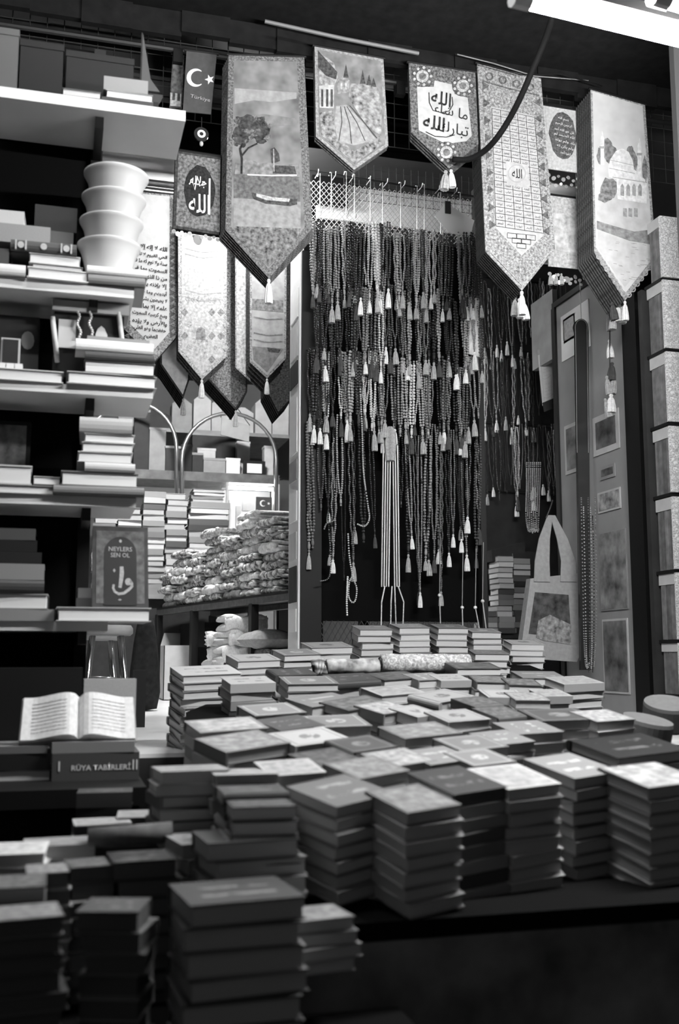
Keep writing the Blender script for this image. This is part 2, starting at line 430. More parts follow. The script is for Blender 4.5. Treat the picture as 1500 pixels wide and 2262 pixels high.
# ------------------------------------------------------------------ books
def _cover(round_spine=False):
    b = MB()
    b.b2((-.5, -.5, 0), (.5, .5, .07)); b.b2((-.5, -.5, .93), (.5, .5, 1))
    if round_spine:
        n = 7; pts = []
        for k in range(n): 
            t = math.pi * k / (n - 1); pts.append(Vector((-.5, -.5 - .05 * math.sin(t), .5 - .5 * math.cos(t))))
        pts += [Vector((-.5, -.46, 1)), Vector((-.5, -.46, 0))]
        b.prism(pts, (1, 0, 0))
    else: b.b2((-.5, -.5, .07), (.5, -.465, .93))
    return b.mesh('cover')
ME_COVER, ME_COVER_R = _cover(), _cover(True)
ME_PAGES = MB().b2((-.475, -.465, .07), (.475, .475, .93)).mesh('pages')
for me in (ME_COVER, ME_COVER_R, ME_PAGES): me.materials.append(m_page)
COV = {}
for nm, v in (('black', .018), ('dark', .07), ('grey', .2), ('pale', .4), ('white', .72)):
    COV[nm] = {'framed': cover_mat('cover_%s_framed' % nm, v, v * 1.9 + .05 if v < .3 else v * .45, 'framed'),
               'picture': cover_mat('cover_%s_picture' % nm, v, v * 2.0 + .12 if v < .3 else v * .4, 'picture'),
               'titled': cover_mat('cover_%s_titled' % nm, v, v * 1.6 + .1 if v < .3 else v * .35, 'titled')}
m_pages = {'white': m_page, 'grey': wave_mat('page_edges_grey', .3, .5, 60, 'Z', 3.0, .8), 'dark': wave_mat('page_edges_dark', .06, .13, 60, 'Z', 3.0, .8), 'pale': wave_mat('page_edges_pale', .45, .65, 60, 'Z', 3.0, .8)}

def book(name, label, c, size, M=None, tone='grey', style='framed', spine='back', pages='pale', rounded=False, group=None, cat='book'):
    """c = middle of the underside, size = (along x, along y, thickness); spine: which side the spine faces (front = the street)"""
    turn = {'front': 0, 'right': math.pi / 2, 'back': math.pi, 'left': -math.pi / 2}[spine]
    w_, d_, t_ = size
    if spine in ('left', 'right'): w_, d_ = d_, w_
    M = (M if M is not None else Matrix.Identity(3)) @ Matrix.Rotation(turn, 3, 'Z')
    o = inst(name, ME_COVER_R if rounded else ME_COVER, COV[tone][style], None, c, M, (w_, d_, t_))
    tag(o, label, cat, group); WLOC[o.name] = Vector(c)
    inst('pages', ME_PAGES, m_pages[pages], o)
    return o
RZ = lambda a: Matrix.Rotation(a, 3, 'Z')

# ------------------------------------------------------------------ shelving at the street side
SY, SD = 2.90, .25
sh = thing('shelving_unit', 'white shelves on dark uprights stacked with books beside the entrance', 'shelves', onY(150, 1500, SY))
XL = -1.6
BOARD = []
for (px, yt, yb, rx) in ((200, 217, 240, 410), (200, 628, 651, 296), (200, 852, 872, 338), (200, 1097, 1118, 300), (200, 1373, 1394, 238)):
    t_, b_ = onY(px, yt, SY).z, onY(px, yb, SY).z; xr = onY(rx, (yt + yb) / 2 + (rx - px) * .1, SY).x
    BOARD.append((t_, b_, xr))
    MB().b2((XL, SY, b_), (xr, SY + SD, t_)).build('shelf_board', m_white_lam, sh)
XP = onY(178, 1000, SY + SD + .02).x           # where the dark back panel ends
MB().b2((XL, SY + SD + .015, 0), (XP, SY + SD + .03, ZC + 1.9)).build('back_panel', m_void, sh)
for dx in (0, -.95):
    MB().b2((XP + dx, SY + SD + .0, 0), (XP + dx + .035, SY + SD + .035, ZC + 1.9)).build('upright', m_black, sh)
for t_, b_, xr in BOARD:
    MB().b2((XP + .006, SY + .04, b_ - .035), (XP + .03, SY + SD, b_)).build('bracket', m_steel_dark, sh)
# perforated strips high on the back panel
for y0, y1, x1 in ((272, 308, 158), (642, 662, 122)):
    g = MB(); p, q = onY(-60, y0 - 12, SY + SD + .005), onY(x1, y1, SY + SD + .005)
    n = 34
    for k in range(n):
        x = p.x + (q.x - p.x) * k / n
        for s in (1, -1): g.tube([(x, p.y, (p.z + q.z) / 2 - s * .022), (x + (q.x - p.x) / n * 1.5, p.y, (p.z + q.z) / 2 + s * .022)], .0022, 4)
    g.build('perforated_strip', m_grey, sh)

def on_shelf(px, py, dy=0.0): return onY(px, py, SY + dy)
def sbook(label, x0, x1, y0, y1, tone='white', style='titled', spine='back', pages='white', depth=.17, dy=0.0, rz=0.0, rounded=False, name='hardback_book'):
    """lying book whose street side fills the pixel box x0..x1, y0..y1 on the shelf plane set back by dy"""
    a, b = on_shelf(x0, (y0 + y1) / 2, dy), on_shelf(x1, (y0 + y1) / 2, dy)
    xm = (x0 + x1) / 2
    zb, zt = on_shelf(xm, y1, dy).z, on_shelf(xm, y0, dy).z
    c = Vector(((a.x + b.x) / 2, SY + dy + depth / 2, zb))
    return book(name, label, c, (b.x - a.x, depth, zt - zb), RZ(rz), tone, style, spine, pages, rounded)
def sstack(base_board, items, dy=0.0, name='hardback_book'):
    """items from the shelf upwards: (label, x0, x1, thickness px at the shelf, tone, style, spine, pages, depth, rounded, extra dy)"""
    z = base_board if isinstance(base_board, float) else BOARD[base_board][0]
    for it in items:
        label, x0, x1, tp, tone, style, spine, pages, depth = it[:9]; rounded = it[9] if len(it) > 9 else False; d2 = dy + (it[10] if len(it) > 10 else 0)
        pm = on_shelf((x0 + x1) / 2, 1450, d2); scale = (pm - CAM).dot(FWD) / FPX
        # pixel row of this height: solve by projecting
        py = row_of(pm.x, SY + d2, z)
        a, b = on_shelf(x0, py, d2), on_shelf(x1, py, d2)
        th = tp * scale
        book(name, label, Vector(((a.x + b.x) / 2, SY + d2 + depth / 2, z)), (b.x - a.x, depth, th), RZ(R(random.uniform(-2, 2))), tone, style, spine, pages, rounded)
        z += th + .0005
    return z
def row_of(x, y, z):
    v = Vector((x, y, z)) - CAM; d = v.dot(FWD); return 1131 - FPX * v.dot(UPV) / d
def col_of(x, y, z):
    v = Vector((x, y, z)) - CAM; d = v.dot(FWD); return 750 + FPX * v.dot(RGT) / d
random.seed(4)

# --- top shelf
sstack(0, [('dark book with pale page edges flat on the top shelf', 138, 224, 18, 'dark', 'titled', 'back', 'pale', .16)])
sstack(0, [('black book at the bottom of the small top shelf stack', 225, 340, 14, 'black', 'titled', 'front', 'pale', .16),
           ('white-paged book in the middle of the small top shelf stack', 234, 338, 18, 'pale', 'titled', 'back', 'white', .16),
           ('grey-spined book with faint lettering topping the top shelf stack', 230, 328, 34, 'grey', 'titled', 'front', 'pale', .16)], .01)
def sbox(name, label, cat, x0, x1, ztop_px, board, m, depth=.15, dy=.03, zbase=None):
    z = BOARD[board][0] if zbase is None else zbase
    xm = (x0 + x1) / 2; pm = on_shelf(xm, 1000, dy); py = row_of(pm.x, SY + dy, z)
    a, b = on_shelf(x0, py, dy), on_shelf(x1, py, dy); zt = on_shelf(xm, ztop_px, dy).z
    return a.x, b.x, z, zt, SY + dy, SY + dy + depth
for lab, x0, x1, yt, mm, dy in (('tall pale grey box file at the outer end of the top shelf', -40, 36, 60, mat('slate_box', .1, .6, .2), .02), ('tall black box standing beside the pale box file', 40, 136, 92, m_black, .04), ('wide black case at the back of the top shelf', 142, 292, 120, m_black, .1)):
    ax, bx, z, zt, y0, y1 = sbox('', '', '', x0, x1, yt, 0, mm, .14, dy)
    t = thing('box_file', lab, 'box', ((ax + bx) / 2, y0, z))
    MB().b2((ax, y0, z), (bx, y1, zt - .02)).build('body', mm, t); MB().b2((ax - .002, y0 - .002, zt - .02), (bx + .002, y1 + .002, zt)).build('lid', mm, t)
ax, bx, z, zt, y0, y1 = sbox('', '', '', 292, 360, 62, 0, None, .05, .12)
t = thing('model_boat', 'small dim model sailboat at the inner end of the top shelf', 'model boat', ((ax + bx) / 2, y0, z))
zh = z + (zt - z) * .38
MB().b2((ax + .01, y0, z), (bx - .015, y1, zh - .04)).build('stand', m_black, t)
MB().prism([(ax, y0 + .025, zh), (bx, y0 + .025, zh), (bx - .02, y0 + .025, zh - .04), (ax + .015, y0 + .025, zh - .04)], (0, .02, 0)).build('hull', m_dark, t)
xm = (ax * .75 + bx * .25)
MB().tube([(xm, y0 + .03, zh - .01), (xm, y0 + .03, zt)], .002, 6).build('mast', m_dark, t)
MB().prism([(xm + .003, y0 + .03, zt), (xm + .003, y0 + .03, zh + .01), (bx - .01, y0 + .03, zh + .012), (xm + .03, y0 + .03, zh + .05)], (0, .002, 0)).build('sail', mat('dim_sail', .08, .8, .1), t)

# --- second shelf: nested plastic bowls and piled volumes
z = sstack(1, [('grey clothbound book under the white bowls, next to the shelf board', 196, 322, 22, 'grey', 'titled', 'front', 'pale', .18, True),
               ('pale rounded book just under the nested white bowls', 192, 326, 20, 'white', 'titled', 'front', 'white', .19, True)], -.01)
bw = on_shelf(248, 500, .10)
prof = [(.052, 0), (.06, .002), (.066, .02), (.079, .075), (.088, .092), (.0915, .098), (.0915, .103), (.088, .103), (.08, .085), (.06, .012), (.0, .006)]
ME_BOWL = MB().lathe(prof, (0, 0, 0), 40).mesh('bowl', mat('translucent_plastic', .52, .32, .5), smooth=True)
ME_BOWL.materials[0].node_tree.nodes['Principled BSDF'].inputs['Subsurface Weight'].default_value = 0.0
for k in range(4):
    o = inst('plastic_bowl', ME_BOWL, None, None, (bw.x + (k - 1.5) * .004, SY + .10, z + k * .0735), (0, R(.5 * k - .5), 0), (1 + .012 * k,) * 2 + (1,))
    tag(o, 'white plastic bowl, %s of the nested stack on the second shelf' % ['lowest', 'second from bottom', 'third from bottom', 'topmost'][k], 'bowl', 'nested white bowls')
z = sstack(1, [('white-paged book lowest in the stack beside the bowls', 57, 193, 25, 'white', 'titled', 'back', 'white', .18),
           ('thin pale book second in the stack beside the bowls', 68, 182, 9, 'pale', 'titled', 'back', 'white', .17),
           ('white-paged book third in the stack beside the bowls', 62, 176, 24, 'white', 'titled', 'back', 'white', .17),
           ('dark banded spine with pale medallions beside the bowls', 24, 170, 28, 'dark', 'titled', 'front', 'pale', .17, True)], -.015)
# raised bands and bosses on that spine
o = [x for x in bpy.data.objects if x.name.startswith('hardback_book')][-1]
for fx in (-.42, -.27, .27, .42):
    MB().add([(fx - .012, -.565, .1), (fx + .012, -.565, .1), (fx + .012, -.565, .9), (fx - .012, -.565, .9), (fx - .012, -.5, .1), (fx + .012, -.5, .1), (fx + .012, -.5, .9), (fx - .012, -.5, .9)], [(0, 1, 2, 3), (0, 4, 5, 1), (1, 5, 6, 2), (2, 6, 7, 3), (3, 7, 4, 0)]).build('spine_band', m_lgrey, o, WLOC[o.name] * 0).location = (0, 0, 0)
for fx in (-.345, 0, .345):
    MB().prism([(fx + .05 * math.cos(a * .524), -.56, .5 + .28 * math.sin(a * .524)) for a in range(12)], (0, .02, 0)).build('medallion', m_lgrey, o, Vector((0, 0, 0))).location = (0, 0, 0)
z2 = sstack(z, [('pale mottled cloth volume over the banded spine', -40, 110, 45, 'pale', 'picture', 'front', 'pale', .16),], .01)
sstack(1, [('pale rounded book at the outer end of the second shelf', -60, 57, 28, 'white', 'titled', 'front', 'white', .18, True),
           ('dark cloth book over the pale rounded one, second shelf', -70, 20, 36, 'dark', 'titled', 'front', 'pale', .17)], -.01)
sstack(z2, [('white lace-edged book at the outer top of the second shelf', -50, 54, 38, 'white', 'picture', 'front', 'white', .13)], .03)
for k, (lab, x0, x1, tp, tn) in enumerate((('pale patterned book behind the mottled cloth volume', 62, 158, 22, 'pale'), ('dark patterned book with a pale lower edge, second shelf', 72, 160, 34, 'dark'), ('black boxed volume topmost in the rear second shelf pile', 74, 168, 60, 'black'))):
    z = sstack(z + (.012 if k == 0 else 0), [(lab, x0, x1, tp, tn, 'picture', 'front', 'pale', .12)], .1)
# --- third shelf
sstack(2, [('white-paged book lying at the outer end of the third shelf', -30, 138, 27, 'white', 'titled', 'back', 'white', .2)], -.01)
z = sstack(2, [('long white-paged book at the base of the third shelf stack', 145, 345, 28, 'pale', 'titled', 'back', 'white', .2),
           ('thick white-paged book with darker cover in the third shelf stack', 186, 344, 29, 'grey', 'titled', 'back', 'white', .17),
           ('dark banded spine in the third shelf stack', 188, 342, 20, 'dark', 'picture', 'front', 'white', .17, True),
           ('pale padded-cover book topping the third shelf stack', 166, 338, 27, 'white', 'titled', 'front', 'pale', .19, True),
           ('narrow ruler-like pale box on top of the third shelf stack', 192, 330, 8, 'pale', 'picture', 'front', 'pale', .05)], -.015)
# keepsake box with two pale silhouettes and a bead chain
z0 = BOARD[2][0] + .035
a_, b_ = on_shelf(116, 800, .05), on_shelf(272, 800, .05); zt = on_shelf(190, 668, .05).z
t = thing('keepsake_box', 'glossy dark keepsake box with pale silhouettes behind the book stack', 'box', ((a_.x + b_.x) / 2, SY + .05, z0))
MB().b2((a_.x, SY + .06, z0), (b_.x, SY + .14, zt)).build('body', m_gloss_dark, t)
MB().b2((a_.x - .006, SY + .045, zt - .03), (b_.x + .012, SY + .15, zt)).build('lid', m_grey, t)
for x0, x1, y0, y1 in ((262, 276, 690, 800), (116, 127, 700, 800)):
    p, q = on_shelf(x0, y0, .05), on_shelf(x1, y1, .05); MB().tube([(p.x, SY + .05, p.z), (q.x, SY + .05, max(q.z, z0))], .007, 8).build('glass_edge', m_lgrey, t, smooth=True)
p, q = on_shelf(130, 705, .055), on_shelf(166, 770, .055); MB().b2((p.x, SY + .052, q.z), (q.x, SY + .06, p.z)).build('pale_panel', m_lgrey, t)
pts = [on_shelf(x, y, .055) for x, y in ((211, 756), (211, 738), (216, 726), (224, 720), (231, 726), (237, 740), (238, 756))]
MB().prism(pts[::-1], (0, .006, 0)).build('silhouette', m_lgrey, t)
ch = MB()
for x0, y0 in ((172, 690), (198, 690)):
    for k in range(12):
        p = on_shelf(x0 + 3 * math.sin(k * .9) + k * .4, y0 + 5 * k, .045); ch.ball((p.x, SY + .042, p.z), .004)
tag(ch.build('bead_chain', m_zinc), 'shiny double bead chain hanging before the keepsake box', 'bead chain')
# small frame and three little boxes by the outer end
zt3 = BOARD[2][0] + .036
p, q = on_shelf(3, 745, .03), on_shelf(43, 806, .03)
t = thing('picture_frame', 'small dark picture frame with a pale rim on the third shelf', 'picture frame', (p.x, SY + .03, zt3 + .016))
MB().b2((p.x, SY + .03, zt3 + .016), (q.x, SY + .042, p.z)).build('rim', m_lgrey, t)
MB().b2((p.x + .005, SY + .027, zt3 + .021), (q.x - .005, SY + .035, p.z - .005)).build('picture', m_dark, t)
for k in range(3):
    p = on_shelf(-5 + 19 * k, 806, .01)
    tag(MB().b2((p.x, SY + .01, zt3), (p.x + .02, SY + .04, zt3 + .0155)).build('trinket_box', m_white), 'tiny white box, %s along the row below the small frame' % ORD[k], 'trinket box', 'tiny boxes on the third shelf')
p, q = on_shelf(-60, 690, .1), on_shelf(84, 800, .1)
t = thing('tall_case', 'tall dark case with a dim oval emblem on the third shelf', 'case', ((p.x + q.x) / 2, SY + .1, BOARD[2][0]))
MB().b2((p.x, SY + .1, BOARD[2][0]), (q.x, SY + .16, p.z)).build('body', m_dark, t)
c_ = on_shelf(61, 750, .09)
MB().prism([(c_.x + .018 * math.cos(k * .524), SY + .098, c_.z + .027 * math.sin(k * .524)) for k in range(12)], (0, .002, 0)).build('emblem', m_grey, t)
# --- fourth shelf
sstack(3, [('pale-paged book at the outer end of the fourth shelf', -40, 118, 20, 'pale', 'titled', 'back', 'white', .2),
           ('thick white-paged volume above it on the fourth shelf', -50, 68, 44, 'white', 'titled', 'back', 'white', .17)], -.01)
z = sstack(3, [('grey soft-cover book overhanging the fourth shelf end', 120, 320, 22, 'grey', 'titled', 'front', 'pale', .2, True),
           ('broad white-paged book under the fourth shelf pile', 133, 305, 33, 'grey', 'titled', 'back', 'white', .19),
           ('white rounded book lowest of the five in the fourth shelf pile', 186, 297, 21, 'white', 'titled', 'front', 'white', .17, True),
           ('white-paged book second of the five in the fourth shelf pile', 171, 292, 24, 'pale', 'titled', 'back', 'white', .17),
           ('white-paged book third of the five in the fourth shelf pile', 182, 296, 22, 'white', 'titled', 'back', 'white', .17),
           ('white-paged book fourth of the five in the fourth shelf pile', 186, 298, 20, 'white', 'titled', 'back', 'white', .17),
           ('thick pale spine topmost of the fourth shelf pile', 177, 294, 36, 'pale', 'titled', 'front', 'pale', .17, True)], -.015)
sstack(BOARD[3][0] + .029, [('small pale book lying beside the fourth shelf pile', 72, 131, 18, 'pale', 'titled', 'back', 'white', .12)], .0)
p, q = on_shelf(-70, 925, .14), on_shelf(66, 1010, .14)
t = thing('picture_frame', 'dark framed picture with a dim figure at the fourth shelf', 'picture frame', ((p.x + q.x) / 2, SY + .14, BOARD[3][0]))
MB().b2((p.x, SY + .14, BOARD[3][0]), (q.x, SY + .16, p.z)).build('rim', m_black, t)
MB().b2((p.x + .015, SY + .135, BOARD[3][0] + .1), (q.x - .012, SY + .15, p.z - .012)).build('picture', mat('dim_picture', .09, .5, .3, 30, .9), t)
# --- fifth shelf
z = sstack(4, [('long book with pale page edges overhanging the lowest shelf', 122, 332, 31, 'pale', 'titled', 'back', 'white', .2, True)], -.03)
ZPB = z
sstack(4, [('grey-covered book flat at the outer end of the lowest shelf', -40, 119, 26, 'grey', 'titled', 'front', 'pale', .2),
           ('book with pale page edges second in the outer lowest pile', -40, 106, 34, 'pale', 'titled', 'back', 'white', .18),
           ('dark-spined book with a pale end in the outer lowest pile', -40, 95, 30, 'dark', 'titled', 'front', 'pale', .17, True),
           ('grey-spined thick book in the outer lowest pile', -40, 97, 36, 'grey', 'titled', 'front', 'pale', .17),
           ('black book above the grey one in the outer lowest pile', -45, 90, 26, 'black', 'titled', 'front', 'dark', .16),
           ('dim black book second from top in the outer lowest pile', -45, 80, 26, 'black', 'titled', 'front', 'dark', .16),
           ('dim black book topmost in the outer lowest pile', -45, 78, 26, 'dark', 'titled', 'front', 'dark', .16)], -.01)
sstack(z, [('small grey book lower of two behind the standing prayer book', 168, 232, 24, 'grey', 'titled', 'front', 'pale', .12),
           ('small grey book upper of two behind the standing prayer book', 172, 232, 22, 'pale', 'titled', 'front', 'pale', .12)], .09)
# standing prayer book leaning back
def quadpt(Q, u, v):
    return (Q[0] * (1 - u) + Q[1] * u) * (1 - v) + (Q[3] * (1 - u) + Q[2] * u) * v
wb = on_shelf(330, 1345, 0).x - on_shelf(205, 1345, 0).x
hb = (on_shelf(270, 1165, 0).z - on_shelf(270, 1345, 0).z) * 1.03
pb = thing('standing_book', 'dark standing book with an arch panel and gold vav letter', 'book', Vector((on_shelf(266, 1345, .0).x, SY + .0, ZPB)))
org = Vector((on_shelf(266, 1345, .0).x, SY, ZPB)); lean = R(9)
uy = Vector((-.02, math.sin(lean), math.cos(lean))).normalized(); ux = XV.copy(); nn = ux.cross(uy).normalized()   # nn faces the street
def PB(x, y, k=0): return org + ux * (x * wb / 2) + uy * (y * hb) + nn * k
cv = cover_mat('cover_dark_framed', 0, 0, '')
MB().prism([PB(-1, 0), PB(1, 0), PB(1, 1), PB(-1, 1)], -nn * .004).build('front_cover', mat('green_board', .055, .5, .4, 40, .3), pb)
MB().prism([PB(-.96, .02, -.004), PB(.96, .02, -.004), PB(.96, .985, -.004), PB(-.96, .985, -.004)], -nn * .026).build('pages', m_page, pb)
MB().prism([PB(-1, 0, -.03), PB(1, 0, -.03), PB(1, 1, -.03), PB(-1, 1, -.03)], -nn * .004).build('back_cover', mat('green_board', 0), pb)
MB().prism([PB(-.86, .05), PB(.86, .05), PB(.86, .94), PB(-.86, .94)], nn * .001).build('frame_panel', mat('green_frame', .13, .5, .4, 60, .5), pb)
arch = [PB(-.58, .03, .001), PB(.58, .03, .001), PB(.58, .66, .001)] + [PB(.58 * math.cos(a), .66 + .21 * math.sin(a), .001) for a in [math.pi * k / 10 for k in range(1, 10)]] + [PB(-.58, .66, .001)]
MB().prism(arch, nn * .001).build('arch_panel', mat('green_arch', .035, .5, .4), pb)
m_gold = mat('gold_foil', .42, .35, .5, 200, .3)
lettering('NEYLERS', m_gold, pb, PB(.0, .715, .002), ux, uy, wb * .42, .0125, .0008, bold=.01)
lettering('SEN OL', m_gold, pb, PB(-.01, .64, .002), ux, uy, wb * .34, .0125, .0008, bold=.01)
MB().prism([PB(.0 + .05 * math.cos(k * .785), .815 + .02 * math.sin(k * .785), .002) for k in range(8)], nn * .0006).build('rosette', m_gold, pb)
vav = [(.34, .33), (.4, .3), (.41, .26), (.3, .22), (.12, .175), (-.06, .165), (-.2, .19), (-.26, .235), (-.24, .28)]
def ribbon(pts, wd, m, parent, fn, k, nm):
    L_, R_ = [], []
    for i, (x, y) in enumerate(pts):
        x0, y0 = pts[max(i - 1, 0)]; x1, y1 = pts[min(i + 1, len(pts) - 1)]
        dx, dy = (x1 - x0) * wb / 2, (y1 - y0) * hb; l = math.hypot(dx, dy) or 1
        ww = wd * (1 - .5 * abs(i / (len(pts) - 1) - .4)); nx, ny = -dy / l * ww, dx / l * ww
        L_.append(fn(x + nx / (wb / 2), y + ny / hb, k)); R_.append(fn(x - nx / (wb / 2), y - ny / hb, k))
    g = MB(); n = len(L_)
    g.add(L_ + R_, [(i, i + 1, n + i + 1, n + i) for i in range(n - 1)]); return g.build(nm, m, parent)
ribbon(vav, .0042, m_gold, pb, PB, .0026, 'letter_stroke')
MB().prism([PB(.28 + .12 * math.cos(k * .524), .315 + .045 * math.sin(k * .524), .002) for k in range(12)], nn * .0006).build('letter_stroke', m_gold, pb)
ribbon([(.04, .5), (.05, .42), (.02, .33), (-.02, .24)], .006, m_gold, pb, PB, .0026, 'letter_stroke')
MB().prism([PB(-.22 + .05 * math.cos(k * 1.571), .45 + .024 * math.sin(k * 1.571), .002) for k in range(4)], nn * .0006).build('letter_dot', m_gold, pb)
MB().prism([PB(-.02 + .07 * math.cos(k * 1.571), .095 + .012 * math.sin(k * 1.571), .002) for k in range(4)], nn * .0006).build('imprint_mark', m_inkg, pb)

# --- counter below the shelves with the open book
ZK = onY(200, 1722, 2.62).z
t = thing('side_counter', 'low dark counter under the shelves carrying the open book', 'counter', (-.7, 2.75, 0))
MB().b2((-1.6, 2.44, ZK - .04), (onY(310, 1730, 2.62).x, 2.95, ZK)).build('top', m_black, t)
MB().b2((-1.6, 2.5, 0), (onY(300, 1730, 2.62).x, 2.9, ZK - .04)).build('body', m_black, t)
def cstack(Y, zb, items, name='hardback_book'):
    z = zb
    for label, x0, x1, tp, tone, style, spine, pages, depth, rounded in items:
        py = row_of(onY((x0 + x1) / 2, 1600, Y).x, Y, z); a, b = onY(x0, py, Y), onY(x1, py, Y)
        th = tp * (a - CAM).dot(FWD) / FPX
        book(name, label, Vector(((a.x + b.x) / 2, Y + depth / 2, z)), (b.x - a.x, depth, th), RZ(R(random.uniform(-1.5, 1.5))), tone, style, spine, pages, rounded)
        z += th + .0005
    return z
z1 = cstack(2.6, ZK, [('thick dark book with RÜYA TABİRLERİ on its spine', 114, 307, 60, 'dark', 'picture', 'front', 'pale', .15, False)])
rb = [x for x in bpy.data.objects if x.name.startswith('hardback_book')][-1]
sp = WLOC[rb.name] + Vector((0, -.0775, .027))
def onbook(o, body, mat_, fx, fz, wd, ht):
    """letters on the street-side spine of a book with its spine to the front (book space is scaled to a unit box)"""
    cu = bpy.data.curves.new('t', 'FONT'); cu.body = body; cu.resolution_u = 2; cu.offset = .012
    ob = bpy.data.objects.new('t', cu); me = bpy.data.meshes.new_from_object(ob); bpy.data.objects.remove(ob); bpy.data.curves.remove(cu)
    xs = [v.co.x for v in me.vertices]; ys = [v.co.y for v in me.vertices]
    for v in me.vertices:
        v.co = Vector((fx + ((v.co.x - min(xs)) / (max(xs) - min(xs)) - .5) * wd, -.508, fz + ((v.co.y - min(ys)) / (max(ys) - min(ys)) - .5) * ht))
    me.name = 'lettering'; me.materials.clear(); me.materials.append(mat_)
    q = bpy.data.objects.new('lettering', me); COL.objects.link(q); q.parent = o
onbook(rb, 'RÜYA TABİRLERİ', m_inkw, .06, .5, .68, .26)
for fx in (-.42, .43, .47):
    MB().b2((fx - .008, -.508, .36), (fx + .008, -.5, .72)).build('spine_mark', m_inkw, rb, Vector((0, 0, 0))).location = (0, 0, 0)
z1 = cstack(2.6, z1, [('grey glossy book with a black spine under the open book', 116, 298, 24, 'grey', 'titled', 'front', 'pale', .16, False)])
# band across that spine
ob_base = z1
cstack(2.62, ZK, [('pale-paged book lowest of the pile beside the RÜYA book', -40, 113, 24, 'dark', 'titled', 'back', 'pale', .15, False), ('dark glossy book second in the pile beside the RÜYA book', -40, 110, 36, 'black', 'titled', 'front', 'dark', .15, False), ('grey slanting book on top of the pile beside the RÜYA book', -45, 106, 16, 'grey', 'picture', 'front', 'dark', .17, False)])
# open book leaning against a support
def open_book(label, px0, px1, ytop, ybot, Y, zb):
    x0, x1 = onY(px0, ybot, Y).x, onY(px1, ybot, Y).x; h = (onY(170, ytop, Y).z - onY(170, ybot, Y).z) * 1.15
    c = Vector(((x0 + x1) / 2, Y, zb)); t = thing('open_book', label, 'book', c); lean = R(32); wd = (x1 - x0) / 2
    uy = Vector((0, math.sin(lean), math.cos(lean))); nn = XV.cross(uy)
    def leaf(s, k):
        top, pts = [], 12
        g = MB(); V = []
        for i in range(pts + 1):
            q = i / pts; x = s * wd * q
            bulge = .03 * math.sin(math.pi * min(1, q * 1.25) ** .6) * (1 - .55 * q) + k
            V += [c + XV * x + uy * .0 + nn * bulge, c + XV * x * .97 + uy * h + nn * bulge, c + XV * x * .97 + uy * h - nn * .004, c + XV * x - nn * .004]
        F = []
        for i in range(pts):
            a = i * 4; F += [(a, a + 4, a + 5, a + 1), (a + 1, a + 5, a + 6, a + 2), (a + 2, a + 6, a + 7, a + 3), (a + 3, a + 7, a + 4, a)]
        F += [(0, 1, 2, 3), tuple(range(pts * 4, pts * 4 + 4))]
        return g.add(V, F)
    for s, nm in ((-1, 'page_block'), (1, 'page_block')):
        o = leaf(s, .004).build(nm, mat('open_page', .74, .8, .1, 90, .12), t, smooth=False)
        for r_ in range(9):
            y = h * (.14 + .085 * r_); g = MB(); V = []
            for i in range(7):
                q = .22 + .62 * i / 6; bulge = .03 * math.sin(math.pi * min(1, q * 1.25) ** .6) * (1 - .55 * q) + .0048
                V += [c + XV * (s * wd * q * .985) + uy * y + nn * bulge, c + XV * (s * wd * q * .985) + uy * (y + h * .022) + nn * bulge]
            g.add(V, [(2 * i, 2 * i + 2, 2 * i + 3, 2 * i + 1) for i in range(6)]).build('text_line', mat('page_print', .5, .8, .1, 300, .5), t)
    MB().prism([c + XV * -wd * 1.03 - uy * .004 - nn * .004, c + XV * wd * 1.03 - uy * .004 - nn * .004, c + XV * wd * 1.0 + uy * h * 1.02 - nn * .004, c - XV * wd * 1.0 + uy * h * 1.02 - nn * .004], -nn * .004).build('cover', m_grey, t)
    return t
open_book('open book with pale printed pages propped on the RÜYA book stack', 46, 300, 1500, 1592, 2.63, ob_base + .002)
MB_ = MB(); p, q = onY(186, 1500, 2.83), onY(300, 1570, 2.83)
# support behind the open book: a closed pale book on edge
book('hardback_book', 'pale closed book on edge behind the open book', Vector(((p.x + q.x) / 2, 2.86, ZK)), (q.x - p.x, .05, p.z - ZK), None, 'pale', 'titled', 'front', 'pale')
tag(MB().b2((-1.2, 2.80, ZK), (onY(182, 1500, 2.8).x, 2.9, onY(100, 1475, 2.8).z)).build('backing_crate', m_black), 'black crate propping up the open book', 'crate')

# ------------------------------------------------------------------ tapestry banners
def inset(poly, d):
    """shrink a convex polygon of (x, z) by distance d (d: one number or one per edge i -> i+1)"""
    n = len(poly); ds = d if isinstance(d, (list, tuple)) else [d] * n; lines = []
    cx, cz = sum(p[0] for p in poly) / n, sum(p[1] for p in poly) / n
    for i in range(n):
        (x0, z0), (x1, z1) = poly[i], poly[(i + 1) % n]; l = math.hypot(x1 - x0, z1 - z0)
        nx, nz = -(z1 - z0) / l, (x1 - x0) / l
        if (cx - x0) * nx + (cz - z0) * nz < 0: nx, nz = -nx, -nz
        lines.append((x0 + nx * ds[i], z0 + nz * ds[i], x1 - x0, z1 - z0))
    out = []
    for i in range(n):
        x0, z0, a, b = lines[i - 1]; x1, z1, c, d_ = lines[i]
        den = a * d_ - b * c
        t = ((x1 - x0) * d_ - (z1 - z0) * c) / den; out.append((x0 + a * t, z0 + b * t))
    return out
_tp = [(.0, .0), (.004, -.002), (.006, -.008), (.005, -.013), (.0035, -.016), (.006, -.02), (.009, -.03), (.0125, -.06), (.0135, -.085), (.0128, -.09), (.0, -.088)]
ME_TASSEL = MB().lathe(_tp[::-1], (0, 0, 0), 18, 9, .1).mesh('tassel', m_lgrey)
m_tas = {'white': mat('tassel_white', .72, .8, .1, 120, .2), 'grey': mat('tassel_grey', .35, .8, .1, 120, .3), 'dark': mat('tassel_dark', .07, .8, .1, 120, .3)}
